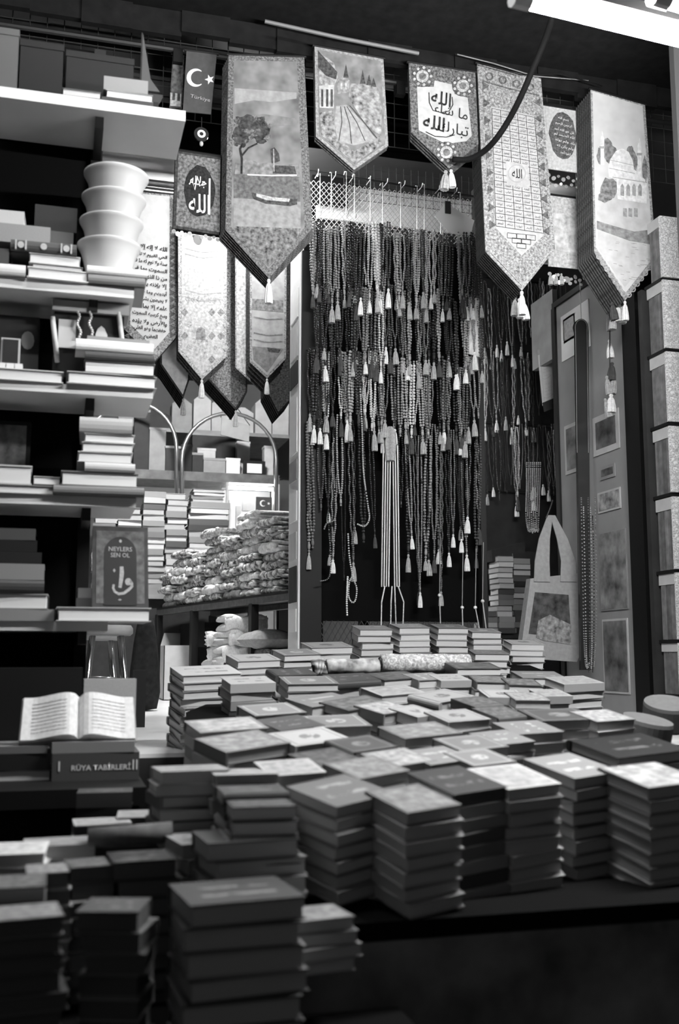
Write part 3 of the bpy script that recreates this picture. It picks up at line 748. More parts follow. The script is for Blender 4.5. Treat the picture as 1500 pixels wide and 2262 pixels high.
ME_COIN = MB().disc((0, 0, 0), 1, .25).mesh('coin', m_zinc)

class Banner:
    def __init__(s, name, label, pts, Y, border, inner=None, edge=.02, thick=.005, cat='banner', rod=True, group=None, tassel=None, ts=1.0):
        s.Y = Y; s.k = 0; s.poly = [(onY(x, y, Y).x, onY(x, y, Y).z) for x, y in pts]
        cx = sum(p[0] for p in s.poly[:2]) / 2; zmin = min(p[1] for p in s.poly)
        s.t = thing(name, label, cat, Vector((cx, Y, zmin)), group)
        MB().prism([(x, Y, z) for x, z in s.poly][::-1], (0, thick, 0)).build('cloth', border, s.t)
        s.host = s.t
        if inner is not None:
            s.inp = inset(s.poly, edge)
            s.host = MB().prism([(x, Y, z) for x, z in s.inp], (0, -.001, 0)).build('picture_panel', inner, s.t)
        if rod:
            (x0, z0), (x1, z1) = s.poly[0], s.poly[1]
            MB().tube([(x0 - .008, Y + .004, z0 + .004), (x1 + .008, Y + .004, z1 + .004)], .007, 8).build('hanging_rod', m_black, s.t)
        if tassel:
            tip = min(s.poly, key=lambda p: p[1])
            inst('tassel', ME_TASSEL, m_tas[tassel], s.t, Vector((tip[0], Y + .002, tip[1])) - WLOC[s.t.name], None, (ts, ts, ts))
    def patch(s, pts, m, name='motif', lift=.002, raw=False):
        s.k += 1; lift += s.k * .00003
        q = pts if raw else [(onY(x, y, s.Y).x, onY(x, y, s.Y).z) for x, y in pts]
        return MB().prism([(x, s.Y, z) for x, z in q], (0, -lift, 0)).build(name, m, s.host)
    def blob(s, px, py, rx, ry, m, name='motif', lift=.002, n=14, wob=.25, seed=0):
        rn = random.Random(seed + px * 7 + py); return s.patch([(px + rx * (1 + wob * (rn.random() - .5)) * math.cos(2 * math.pi * k / n), py + ry * (1 + wob * (rn.random() - .5)) * math.sin(2 * math.pi * k / n)) for k in range(n)], m, name, lift)
    def line(s, pts, wpx, m, name='motif_line', lift=.0035):
        s.k += 1; lift += s.k * .00002
        wm = wpx * s.Y / FPX; P = [onY(x, y, s.Y) for x, y in pts]; L_, R_ = [], []
        for i, p in enumerate(P):
            d = P[min(i + 1, len(P) - 1)] - P[max(i - 1, 0)]; l = math.hypot(d.x, d.z) or 1; nx, nz = -d.z / l * wm / 2, d.x / l * wm / 2
            L_.append((p.x + nx, s.Y - lift, p.z + nz)); R_.append((p.x - nx, s.Y - lift, p.z - nz))
        n = len(P); return MB().add(L_ + R_, [(i, i + 1, n + i + 1, n + i) for i in range(n - 1)]).build(name, m, s.host)
    def text(s, body, px, py, m, wpx=None, hpx=None, lift=.0052, bold=0.0, slope=0.0, name='lettering'):
        k = (onY(px, py, s.Y) - CAM).dot(FWD) / FPX
        ux = Vector((1, 0, slope)).normalized(); uy = Vector((-slope, 0, 1)).normalized()
        return lettering(body, m, s.host, onY(px, py, s.Y), ux, uy, wpx * k if wpx else None, hpx * k if hpx else None, lift, name, bold)
    def ring(s, px, py, r0, r1, m, n=16, lift=.0035, sy=1.0, name='ring_motif'):
        s.k += 1; lift += s.k * .00002
        V, F = [], []
        for k in range(n):
            a = 2 * math.pi * k / n
            for r_ in (r0, r1):
                p = onY(px + r_ * math.cos(a), py + r_ * sy * math.sin(a), s.Y); V.append((p.x, s.Y - lift, p.z))
        for k in range(n): F.append((2 * k, 2 * k + 1, (2 * k + 3) % (2 * n), (2 * k + 2) % (2 * n)))
        return MB().add(V, F).build(name, m, s.host)
    def coins(s, x0, y0, x1, y1, n, r=.008, drop=.012, big=None):
        for k in range(n):
            f = k / max(1, n - 1); p = onY(x0 + (x1 - x0) * f, y0 + (y1 - y0) * f, s.Y)
            rr = big if (big and k == n // 2) else r * (1 + .2 * math.sin(k * 2.3))
            inst('coin', ME_COIN, m_zinc, s.t, Vector((p.x, s.Y, p.z - drop * (1 + (k % 2) * .9) - (rr if big and k == n // 2 else 0))) - WLOC[s.t.name], (R(random.uniform(-15, 15)), 0, R(random.uniform(-30, 30))), (rr, .006, rr))
    def behind(s, label, n, step=.012, m=None, grow=0.0, group=None, dz=0.0, dx=0.0):
        """further banners of the same cut hanging right behind"""
        for k in range(1, n + 1):
            Y = s.Y + step * k; cx = sum(p[0] for p in s.poly) / len(s.poly)
            q = [(cx + (x - cx) * (1 + grow * k) + dx * k, Y, z - dz * k) for x, z in s.poly]
            o = MB().prism(q[::-1], (0, .005, 0)).build('tapestry_banner', m, None); tag(o, ORD[k - 1] + ' ' + label, 'banner', group or label)
random.seed(7)
T = lambda nm, v, a=.4, sc_=90, cell=0: weave_mat('weave_' + nm, v, a, sc_, cell=cell)
w_dark, w_mid, w_pale, w_white, w_black = T('dark', .07, .6), T('mid', .2, .5), T('pale', .42, .45), T('white', .62, .3), T('black', .03, .6)
w_orn, w_ornp, w_ornd = T('ornament', .16, .7, 110, 90), T('ornament_pale', .5, .4, 90, 80), T('ornament_dark', .10, .6, 90, 90)
YB = 3.95

# landscape banner, largest
B = Banner('tapestry_banner', 'largest tapestry banner with a tree, an island and moored boats', [(505, 122), (672, 126), (690, 504), (594, 615), (498, 508)], YB, w_orn, T('sky', .2, .5, 12), [.022, .033, .026, .026, .022], tassel='white', ts=1.15)
B.patch([(518, 195), (655, 205), (655, 218), (600, 226), (560, 222), (518, 230)], T('cloud', .3, .3, 25), 'cloud_motif', .0016)
B.patch([(518, 262), (580, 252), (655, 262), (655, 276), (590, 280), (518, 282)], T('cloud2', .2, .3, 25), 'cloud_motif', .0016)
B.patch([(516, 385), (660, 390), (663, 448), (516, 440)], T('water_dark', .13, .5, 60), 'water_motif', .0017)
B.patch([(516, 500), (664, 505), (655, 530), (594, 590), (520, 522)], T('flowers', .15, .9, 60), 'flower_bank', .0017)
B.patch([(516, 438), (664, 446), (664, 505), (516, 500)], T('water_pale', .26, .3, 40), 'water_motif', .0017)
rl = random.Random(2)
for px, py, rx, ry in ((536, 292, 20, 24), (560, 275, 24, 20), (582, 287, 16, 18), (545, 268, 22, 14), (575, 302, 15, 13), (530, 312, 14, 10)):
    B.blob(px, py, rx, ry, T('tree', .06, .8, 55), 'tree_crown', .0022, 16, .5)
    for k in range(7):
        a = rl.uniform(0, 6.28); B.blob(px + rx * math.cos(a), py + ry * math.sin(a), rl.uniform(4, 8), rl.uniform(3, 6), T('leaf%d' % (k % 2), (.05, .13)[k % 2], .8, 80), 'leaf_clump', .0023, 7, .7, k)
B.line([(533, 385), (534, 350), (530, 330), (536, 318)], 5, w_black, 'tree_trunk'); B.line([(534, 345), (548, 328), (568, 318)], 4, w_black, 'tree_branch')
B.patch([(520, 360), (545, 350), (575, 362), (600, 360), (625, 366), (660, 362), (662, 392), (518, 386)], T('far_bank', .2, .5, 50), 'far_shore', .0019)
B.patch([(598, 330), (606, 326), (616, 340), (618, 356), (600, 362)], w_dark, 'island_tree')
B.patch([(604, 366), (650, 368), (655, 386), (602, 384)], w_dark, 'boat_house')
B.line([(546, 387), (600, 389), (655, 388)], 3, T('sparkle', .75, .2), 'jetty')
B.patch([(556, 426), (600, 438), (656, 440), (656, 452), (640, 456), (585, 450), (560, 440)], w_dark, 'boat')
B.patch([(566, 428), (600, 436), (640, 440), (638, 447), (588, 443), (566, 435)], w_pale, 'boat_inside', .0026)
B.line([(605, 380), (604, 330)], 2, w_pale, 'mast')
B.behind('banner back behind the largest landscape banner', 5, .012, w_ornd, .018, dz=.004)

# village lane banner
B = Banner('tapestry_banner', 'tapestry banner with a village lane between stone houses', [(695, 102), (847, 130), (858, 322), (782, 375), (698, 302)], YB, T('edge_pale', .28, .5), T('village_sky', .2, .4, 18), .013)
B.patch([(704, 115), (705, 180), (716, 195), (735, 200), (746, 172), (738, 140)], T('house', .3, .6, 60), 'house')
B.patch([(702, 112), (745, 160), (742, 176), (720, 168), (703, 150)], w_dark, 'roof', .0026)
B.patch([(704, 190), (738, 188), (737, 240), (706, 238)], T('house_front', .42, .5, 40), 'house')
for x in (709, 720, 730): B.patch([(x, 198), (x + 5, 198), (x + 5, 236), (x, 236)], w_dark, 'doorway', .0028)
B.patch([(744, 178), (758, 168), (772, 178), (772, 205), (745, 208)], T('house2', .26, .5, 60), 'house'); 
for x in (752, 762): B.patch([(x, 184), (x + 4, 184), (x + 4, 198), (x, 198)], w_pale, 'window', .0028)
for px, y0, y1 in ((764, 142, 172), (801, 155, 185), (815, 165, 188), (825, 172, 192)): B.patch([(px, y0), (px + 6, y1), (px - 6, y1)], w_dark, 'cypress')
B.patch([(774, 185), (800, 186), (835, 195), (843, 240), (842, 300), (810, 280), (785, 240), (770, 215)], T('hillside', .27, .8, 45), 'hillside', .0018)
B.patch([(742, 235), (765, 232), (800, 270), (832, 310), (780, 322), (745, 312), (738, 270)], T('lane', .32, .3, 50), 'lane', .0021)
for a in ([(752, 236), (755, 270), (748, 312)], [(760, 236), (772, 275), (776, 318)], [(766, 236), (788, 272), (806, 312)], [(772, 234), (800, 266), (832, 306)]): B.line(a, 2, w_dark, 'lane_rut')
B.patch([(706, 250), (735, 244), (742, 300), (782, 335), (838, 300), (845, 318), (783, 362), (710, 300)], T('verge', .22, .9, 60), 'verge', .0019)
B.behind('banner back behind the village lane banner', 2, .012, w_ornd, .0, dz=.004)

# praise banner
B = Banner('tapestry_banner', 'ornate banner with two lines of calligraphy and three rosettes', [(903, 138), (1050, 160), (1057, 318), (992, 372), (908, 292)], YB, T('praise_border', .15, .9, 90, 70), None)
B.patch([(921, 192), (958, 192), (960, 178), (1003, 188), (1004, 208), (1033, 216), (1042, 300), (1030, 312), (985, 318), (925, 288)], T('praise_field', .48, .15, 30), 'text_field', .0012)
for px, py in ((933, 169), (1022, 190), (986, 337)):
    B.ring(px, py, 15, 24, T('rosette_dark', .1, .8, 120), 18, .0018); B.ring(px, py, 8, 14, T('rosette_pale', .4, .6, 120), 12, .0021); B.blob(px, py, 8, 8, T('rosette_core', .16, .6), 'rosette_core', .0022, 10, .1)
    for k in range(9): B.blob(px + 19 * math.cos(k * .698), py + 19 * math.sin(k * .698), 3.4, 3.4, w_pale, 'petal', .0024, 6, .1)
B.text(arab('ما شاء'), 996, 247, w_black, 78, 26, slope=-.12)
B.text(arab('الله'), 974, 218, w_black, 46, 32, slope=-.1, bold=.01)
B.line([(947, 205), (948, 228), (956, 245), (975, 250), (992, 246), (1000, 232), (998, 215)], 2.2, w_black, 'letter_stroke')
B.text(arab('تبارك'), 1000, 288, w_black, 72, 34, slope=-.08); B.text(arab('الله'), 958, 272, w_black, 50, 34, slope=-.1, bold=.01)
B.line([(940, 292), (960, 302), (985, 304), (1004, 299)], 2.2, w_black, 'letter_stroke')
inst('tassel', ME_TASSEL, m_tas['grey'], B.t, onY(985, 376, YB) - WLOC[B.t.name], (0, R(6), 0), (1.4, 1.4, 1.0)); inst('tassel', ME_TASSEL, m_tas['white'], B.t, onY(996, 374, YB) - WLOC[B.t.name], (0, R(-5), 0), (1.1, 1.1, .9))
B.behind('banner back behind the calligraphy banner with rosettes', 3, .014, w_dark, .004, dz=.006, dx=.004)

# long banner of names
B = Banner('tapestry_banner', 'long pale banner with a brick grid of written names', [(1054, 140), (1195, 172), (1226, 552), (1153, 642), (1073, 556)], YB + .03, T('names_border', .32, .7, 90, 70), None, tassel='white', ts=1.2)
FL = [(1085, 236), (1180, 256), (1201, 520), (1152, 565), (1094, 502)]
B.patch(FL, T('names_field', .46, .15, 40), 'text_field', .0012)
def names_xy(u, v): # u across, v down
    x0, y0 = 1086 + (1095 - 1086) * v, 240 + (500 - 240) * v; x1, y1 = 1180 + (1200 - 1180) * v, 260 + (516 - 260) * v
    return x0 + (x1 - x0) * u, y0 + (y1 - y0) * u
rows = 18
for j in range(rows + 1):
    if 7.5 < j < 11.5:
        B.line([names_xy(0, j / rows), names_xy(.27, j / rows)], 1.1, m_ink, 'grid_line'); B.line([names_xy(.77, j / rows), names_xy(1, j / rows)], 1.1, m_ink, 'grid_line')
    else: B.line([names_xy(0, j / rows), names_xy(1, j / rows)], 1.1, m_ink, 'grid_line')
for i in range(6):
    u = i / 5
    if 0.2 < u < .8: B.line([names_xy(u, 0), names_xy(u, .43)], 1.1, m_ink, 'grid_line'); B.line([names_xy(u, .63), names_xy(u, 1)], 1.1, m_ink, 'grid_line')
    else: B.line([names_xy(u, 0), names_xy(u, 1)], 1.1, m_ink, 'grid_line')
NAMES = 'الرحمن الرحيم الملك القدوس السلام المؤمن المهيمن العزيز الجبار المتكبر الخالق البارئ المصور الغفار القهار الوهاب الرزاق الفتاح العليم القابض الباسط الخافض الرافع المعز المذل السميع البصير الحكم العدل اللطيف الخبير الحليم العظيم الغفور الشكور العلي الكبير الحفيظ المقيت الحسيب الجليل الكريم الرقيب المجيب الواسع الحكيم الودود المجيد الباعث الشهيد الحق الوكيل القوي المتين الولي الحميد المحصي المبدئ المعيد المحيي المميت الحي القيوم الواجد الماجد الواحد الصمد القادر المقتدر المقدم المؤخر الأول الآخر الظاهر الباطن الوالي المتعالي البر التواب المنتقم العفو الرؤوف'.split()
ni = 0
for j in range(rows):
    for i in range(5):
        if 7 < j < 11 and 0 < i < 4 or ni >= len(NAMES): continue
        x, y = names_xy(1 - (i + .5) / 5, (j + .5) / rows)
        B.text(arab(NAMES[ni]), x, y, m_ink, 13, 7, .0025, slope=-.15); ni += 1
B.ring(1141, 384, 18, 20, m_inkg, 20); B.text(arab('الله'), 1141, 384, m_ink, 24, 22)
for j, n in enumerate((3, 2, 1)):
    for i in range(n):
        cx, cy_ = 1151 + (i - (n - 1) / 2) * 21, 520 + j * 11 + i * 2
        for a in ([(cx - 10, cy_ - 5), (cx + 10, cy_ - 3)], [(cx - 10, cy_ + 6), (cx + 10, cy_ + 8)], [(cx - 10, cy_ - 5), (cx - 10, cy_ + 6)], [(cx + 10, cy_ - 3), (cx + 10, cy_ + 8)]): B.line(a, 1.1, m_ink, 'grid_line')
for j in range(9):
    v = j / 9; xa, ya = 1063 + 17 * v, 190 + 345 * v; xb, yb = 1196 + 22 * v, 226 + 320 * v
    for x, y, s_ in ((xa + 10, ya, 1), (xb - 10, yb, -1)): B.patch([(x - 7 * s_, y - 9), (x - 7 * s_, y + 9), (x + 7 * s_, y)], T('tri', .12, .6), 'triangle_motif')
for k in range(8):
    a = k * math.pi / 4; B.patch([(1153 + 14 * math.cos(a), 598 + 16 * math.sin(a)), (1153 + 7 * math.cos(a + .4), 598 + 8 * math.sin(a + .4)), (1153 + 7 * math.cos(a - .4), 598 + 8 * math.sin(a - .4))], T('star', .25, .5), 'star_motif')
B.line([(1085, 560), (1153, 632), (1214, 558)], 2, m_inkg, 'edge_line'); B.line([(1066, 180), (1120, 196), (1190, 212)], 3, T('tri', 0), 'edge_line')
for x, y in ((1080, 170), (1110, 178), (1140, 186), (1170, 194)): B.ring(x, y, 6, 9, T('tri', 0), 10)
B.behind('banner back behind the long banner of names', 7, .014, w_black, .0, dz=.002)

# oval verse banner, small, over another banner with coins
B2 = Banner('tapestry_banner', 'small pale banner with bright scenes below the oval verse banner', [(1207, 430), (1282, 440), (1285, 595), (1212, 588)], YB + .22, T('coin_banner', .5, .4, 70), None, rod=True)
B2.patch([(1222, 470), (1270, 478), (1272, 560), (1226, 552)], T('coin_field', .55, .5, 30), 'scene_panel', .0015)
B2.coins(1214, 598, 1290, 608, 9, .009, .014, big=.017); B2.coins(1222, 612, 1284, 618, 6, .008, .012)
for x in (1216, 1228, 1240): inst('tassel', ME_TASSEL, m_tas['grey'], B2.t, onY(x, 604, YB + .22) - WLOC[B2.t.name], None, (.8, .8, .6))
B = Banner('tapestry_banner', 'small pale banner with a dark oval of verse', [(1198, 232), (1283, 246), (1294, 384), (1208, 372)], YB + .12, T('oval_border', .52, .3, 80), T('oval_field', .5, .2, 80), .012)
B.patch([(1243 + 30 * math.cos(k * .393) * (1 + .06 * math.cos(k * 4)), 300 + 52 * math.sin(k * .393) + 6 * math.cos(k * .393)) for k in range(16)][::-1], T('oval_dark', .1, .6, 100), 'oval_panel')
for k, tx in enumerate(('بسم الله', 'الرحمن الرحيم', 'قل هو الله أحد', 'الله الصمد لم', 'يلد ولم يولد', 'ولم يكن له', 'كفوا أحد')):
    B.text(arab(tx), 1244 + k * .8, 264 + k * 12.5, m_inkw, (26, 40, 48, 50, 48, 40, 26)[k], 9, .003, slope=-.12)
B.coins(1212, 380, 1288, 390, 8, .009, .014); B.coins(1216, 400, 1286, 406, 7, .0075, .01)

# mosque banner
B = Banner('tapestry_banner', 'tall banner with a domed mosque and two minarets by water', [(1305, 197), (1425, 232), (1450, 576), (1381, 664), (1313, 557)], YB - .03, T('mosque_border', .4, .6, 90, 80), T('mosque_sky', .64, .12, 12), [.008, .014, .02, .02, .008], tassel='white')
m1, m2, m3, m4 = T('stone', .8, .2, 60), T('mosque_tree', .24, .6, 60), T('mosque_grey', .38, .3, 70), T('mosque_water', .3, .4, 50)
B.patch([(1316, 420), (1435, 440), (1440, 560), (1380, 635), (1322, 550)], T('mosque_sea', .6, .15, 20), 'water_motif', .0013)
for px, py, rx, ry in ((1342, 330, 13, 26), (1352, 345, 14, 22), (1326, 345, 8, 20), (1392, 335, 8, 14), (1398, 360, 10, 25), (1424, 375, 6, 28), (1345, 415, 20, 22), (1335, 435, 16, 12)): B.blob(px, py, rx, ry, m2, 'tree_motif', .0016, 12, .4)
B.patch([(1343, 372), (1348, 352), (1360, 334), (1374, 328), (1388, 336), (1397, 355), (1400, 374), (1425, 398), (1425, 408), (1345, 392)], m1, 'dome', .0022)
B.line([(1346, 354), (1398, 366)], 1.5, m3, 'dome_rim'); B.line([(1344, 372), (1402, 384)], 1.5, m3, 'dome_rim'); B.line([(1352, 392), (1428, 404)], 2, m3, 'cornice')
B.patch([(1362, 396), (1428, 404), (1428, 450), (1364, 440)], m1, 'mosque_wall', .002)
for x in (1370, 1383, 1396, 1409): B.patch([(x, 432), (x, 412), (x + 4, 406), (x + 8, 413), (x + 8, 434)], m3, 'arched_window', .0026)
for px, y0, y1 in ((1330, 290, 365), (1412, 305, 395)): B.patch([(px - 4, y1), (px - 4, y0 + 18), (px, y0), (px + 4, y0 + 18), (px + 4, y1)], m1, 'minaret', .0026); B.patch([(px - 6, y0 + 34), (px + 6, y0 + 34), (px + 5, y0 + 39), (px - 5, y0 + 39)], m3, 'balcony', .003)
for x in (1376, 1388, 1400): B.patch([(x, 478), (x, 460), (x + 8, 461), (x + 8, 480)], m3, 'gate_arch', .0024)
B.patch([(1318, 488), (1350, 498), (1400, 512), (1436, 508), (1436, 540), (1390, 532), (1340, 514), (1318, 506)], m4, 'wave_band', .0018)
rn = random.Random(3)
for k in range(34):
    x, y = rn.uniform(1330, 1430), rn.uniform(532, 625)
    if y < 640 - abs(x - 1381) * 1.25: B.line([(x, y), (x + 8, y + 1.2)], 1.4, m3, 'ripple')
for k in range(7):
    f = k / 6; B.ring(1322 + 54 * f, 568 + 82 * f, 4, 6.5, m3, 10); B.ring(1442 - 54 * f, 580 + 72 * f, 4, 6.5, m3, 10)
B.behind('banner back in the thick dark stack behind the mosque banner', 9, .017, w_dark, .0, dz=.0015)
t = thing('tassel_bunch', 'bunch of pale tassels hanging below the mosque banner', 'tassels', onY(1365, 665, YB + .05))
for k, (x, y, s_, c_) in enumerate(((1352, 668, 1.3, 'dark'), (1364, 672, 1.5, 'white'), (1374, 676, 1.4, 'white'), (1356, 690, 1.2, 'grey'))): inst('tassel', ME_TASSEL, m_tas[c_], t, onY(x, y, YB + .05 + .01 * k) - WLOC[t.name], (0, R(5 * k - 8), 0), (s_, s_, .9))

# flag banner and its neighbour
B = Banner('flag_banner', 'dark flag banner with a pale crescent and star', [(412, 112), (479, 120), (466, 252), (404, 246)], YB + .1, mat('flag_red', .075, .8, .2, 40, .15), None)
cr = [(432 + 20 * math.cos(a), 172 + 20 * math.sin(a)) for a in [R(48 + 264 * k / 18) for k in range(19)]] + [(437 + 15.5 * math.cos(a), 172 + 15.5 * math.sin(a)) for a in [R(300 - 240 * k / 18) for k in range(19)]]
B.patch(cr[::-1], m_inkw, 'crescent')
st = [(463 + (11 if k % 2 == 0 else 4.6) * math.cos(R(180 + 36 * k)), 176 + (11 if k % 2 == 0 else 4.6) * math.sin(R(180 + 36 * k))) for k in range(10)]
B.patch(st[::-1], m_inkw, 'star'); B.text('Türkiye', 442, 219, m_inkg, 44, 11, slope=-.1)
B = Banner('tapestry_banner', 'narrow banner with a lit hallway scene beside the flag', [(382, 118), (407, 121), (402, 240), (374, 238)], YB + .16, w_dark, T('hall', .12, .8, 40), .004)
B.patch([(376, 205), (400, 208), (399, 236), (376, 234)], w_pale, 'lit_floor', .0022); B.patch([(381, 206), (387, 206), (386, 222), (380, 222)], w_dark, 'doorway', .003); B.patch([(392, 207), (398, 208), (397, 224), (391, 223)], w_dark, 'doorway', .003)
# evil-eye charm
t = thing('eye_charm', 'round blue-eye charm with a pale ring hanging under the flag', 'charm', onY(445, 296, YB + .05))
c_ = onY(445, 296, YB + .05)
MB().disc(c_, .03, .008, 20).build('dark_glass', m_gloss_dark, t); g = MB()
for r0, r1, nm, mm in ((.008, .017, 'pale_ring', m_inkw),):
    V = []; n = 18
    for k in range(n):
        for r_ in (r0, r1): V.append(c_ + Vector((r_ * math.cos(2 * math.pi * k / n), -.002, r_ * math.sin(2 * math.pi * k / n))))
    MB().add(V, [(2 * k, 2 * k + 1, (2 * k + 3) % (2 * n), (2 * k + 2) % (2 * n)) for k in range(n)]).build(nm, mm, t)
MB().tube([c_ + Vector((0, .004, .028)), c_ + Vector((0, .004, .075))], .002, 5).build('cord', m_black, t)
MB().ball(c_ + Vector((.001, .004, -.04)), .008, 1.4).build('drop_bead', m_lgrey, t)
# framed word plaque with coin fringe
B = Banner('tapestry_banner', 'dark plaque banner with white calligraphy in a black oval', [(388, 332), (493, 348), (492, 520), (382, 504)], YB + .06, T('plaque_border', .055, .6, 80), T('plaque_field', .17, .8, 80), .012)
B.blob(440, 423, 34, 58, w_black, 'oval_panel', .002, 22, .12)
B.line([(418, 408), (424, 396), (430, 420), (436, 390), (441, 412), (452, 402)], 3, m_inkw, 'letter_stroke')
B.text(arab('جلاله'), 438, 402, m_inkw, 36, 26, .003, .01, slope=-.05); B.text(arab('الله'), 440, 450, m_inkw, 46, 44, .003, .012)
B.line([(463, 395), (462, 475)], 4, m_inkw, 'letter_stroke')
B.coins(384, 506, 490, 522, 13, .0085, .009, big=.021)
for k in range(4):
    p = onY(392 + 26 * k, 512 + 3.5 * k, YB + .06)
B.behind('plaque back behind the white calligraphy plaque', 2, .012, w_black, 0)

# ------------------------------------------------------------------ banners hanging inside the shop
YI = 5.75
B = Banner('verse_banner', 'pale hanging banner covered with lines of black Arabic verse', [(268, 420), (392, 432), (391, 742), (343, 797), (270, 722)], YI, T('verse_border', .3, .8, 90, 70), T('verse_field', .6, .08, 20), [.01, .045, .045, .045, .045], rod=False)
VERSE = ['الله لا إله إلا هو', 'الحي القيوم لا تأخذه', 'سنة ولا نوم له ما في', 'السموت وما في', 'من ذا الذي يشفع', 'إلا بإذنه يعلم ما', 'أيديهم وما خلفهم', 'لا يحيطون بشيء من', 'علمه إلا بما شاء', 'وسع كرسيه السموت', 'والأرض ولا يؤده', 'حفظهما وهو العلي', 'العظيم']
for k, tx in enumerate(VERSE):
    wv = 76 if k < 12 else 30
    if k == 11: wv = 70
    B.text(arab(tx), 331 + (0 if k < 12 else 2), 548 + k * 16.4, m_ink, wv, 14, .0045, .022, slope=-.06)
for x in (330, 343, 351): B.patch([(x - 4, 779), (x, 774), (x + 4, 779), (x, 784)], m_inkg, 'flower_mark')
for j in range(16):
    y = 500 + 15.5 * j; B.patch([(376, y), (388, y + 7), (376, y + 14)], T('tri', 0), 'triangle_motif')
    if j > 7: B.patch([(286, y + 2), (274, y + 9), (286, y + 16)], T('tri', 0), 'triangle_motif')
B.behind('banner back behind the black verse banner', 2, .03, w_ornd, 0)
B = Banner('pattern_banner', 'bright pale banner with an arched prayer-rug pattern', [(393, 440), (502, 452), (500, 788), (446, 838), (394, 776)], YI - .04, T('rug_border', .45, .6, 90, 70), T('rug_field', .5, .35, 60), .02, rod=False, tassel='white', ts=1.2)
B.patch([(428, 720), (458, 722), (460, 790), (426, 786)], T('niche', .45, .5, 60), 'niche')
B.patch([(433, 736), (436, 726), (444, 722), (452, 727), (454, 738), (454, 752), (433, 750)], T('niche_d', .25, .5, 60), 'niche_arch', .0026)
for k in range(5):
    for i in range(5):
        x, y = 408 + i * 20 + (k % 2) * 10, 690 + k * 26
        if y < 815 - abs(x - 446) * .9 and not 425 < x < 462: B.patch([(x - 8, y), (x, y - 9), (x + 8, y), (x, y + 9)], T('dia%d' % (k % 2), (.26, .42)[k % 2], .5), 'diamond_motif')
for y in (548, 560, 640, 655): B.line([(408, y), (446, y + 10), (490, y + 6)], 1.3, m_inkg, 'fold_line')
for x in range(410, 490, 12): B.patch([(x, 660), (x + 6, 652), (x + 12, 662), (x + 6, 670)], T('dia1', 0), 'diamond_motif')
B.behind('banner back behind the prayer-rug pattern banner', 3, .03, w_ornd, .0, dz=.008)
B = Banner('pattern_banner', 'narrow ornate banner beside the lake scene banner', [(519, 431), (556, 436), (553, 842), (520, 812)], YI + .05, T('strip_border', .35, .7, 90, 70), T('strip_field', .5, .5, 60), .008, rod=False)
B = Banner('lake_banner', 'interior banner with a lake and a small moored boat', [(552, 431), (634, 440), (632, 792), (590, 836), (552, 800)], YI - .1, T('lake_border', .3, .7, 90, 70), T('lake_field', .36, .25, 20), .012, rod=False, tassel='white')
B.patch([(557, 660), (626, 664), (626, 690), (557, 684)], T('lake_shore', .2, .6, 50), 'shore'); B.patch([(557, 765), (626, 770), (590, 822), (560, 795)], T('lake_deep', .2, .4, 40), 'deep_water')
for y in (700, 735, 750): B.line([(560, y), (590, y + 6), (624, y + 4)], 2, w_mid, 'ripple')
B.patch([(590, 768), (620, 772), (616, 780), (594, 778)], w_dark, 'boat')
B.behind('banner back behind the lake scene banner', 4, .04, w_ornd, .0, dz=.01)
for nm, lab, pts, Y, bm, fm, tc_ in (('folded_banner', 'glossy grey banner tip below the verse banner', [(352, 440), (420, 447), (419, 838), (405, 880), (354, 805)], YI + .12, w_black, T('gloss', .4, .2, 30), 'grey'),
                              ('folded_banner', 'ornate banner tip hanging lowest beside the arches', [(458, 452), (550, 460), (546, 866), (521, 906), (458, 836)], YI + .2, w_dark, T('tip_orn', .26, .8, 90, 60), 'white'),
                              ('folded_banner', 'pale banner tip with star lattice near the white post', [(588, 470), (644, 476), (642, 886), (614, 916), (588, 866)], YI + .3, w_dark, T('lattice', .42, .6, 90, 55), None)):
    B = Banner(nm, lab, pts, Y, bm, fm, .010, rod=False, tassel=tc_, ts=1.1)
    B.behind('dark-edged banner back behind the ' + lab.split(' banner')[0] + ' tip', 5, .035, w_black, 0, dz=.004)
# rail carrying them
hf = thing('pipe_rack', 'dark pipe rack carrying the banners inside the shop', 'rack', (.4, YI, onY(400, 426, YI).z))
for k, dy in enumerate((-.1, -.04, 0, .05, .12, .2, .3, .42)):
    MB().tube([(-.6, YI + dy, onY(400, 428, YI).z + .012), (1.25, YI + dy, onY(400, 428, YI).z + .012)], .007, 8).build('pipe', m_steel_dark, hf)
for x in (-.58, 1.22): MB().tube([(x, YI - .15, onY(400, 428, YI).z + .024), (x, YI + .5, onY(400, 428, YI).z + .024)], .009, 8).build('cross_pipe', m_steel_dark, hf)
for x in (-.58, 1.22): MB().tube([(x, YI + .2, onY(400, 428, YI).z + .024), (x, YI + .2, ZTOP + .12)], .008, 8).build('drop_rod', m_steel_dark, hf)

# ------------------------------------------------------------------ prayer bead panel
YP = 5.0
pn = thing('bead_display', 'tall dark panel with wire mesh and hooks for prayer beads', 'display panel', onY(860, 1400, YP))
xl, xr = onY(664, 900, YP).x, onY(1066, 900, YP).x
zt, zb = onY(860, 395, YP).z, ZF
MB().b2((xl, YP - .03, zb), (onY(708, 900, YP).x, YP + .03, onY(690, 560, YP).z)).build('post', m_black, pn)
MB().b2((xl, YP + .06, onY(860, 1372, YP).z), (xr, YP + .08, onY(860, 520, YP).z)).build('back_board', m_void, pn)
MB().b2((xl, YP + .05, zb), (xr, YP + .07, zb + .05)).build('bottom_rail', m_steel_dark, pn)
MB().b2((xr - .03, YP - .02, zb), (xr, YP + .03, zt)).build('post', m_steel_dark, pn)
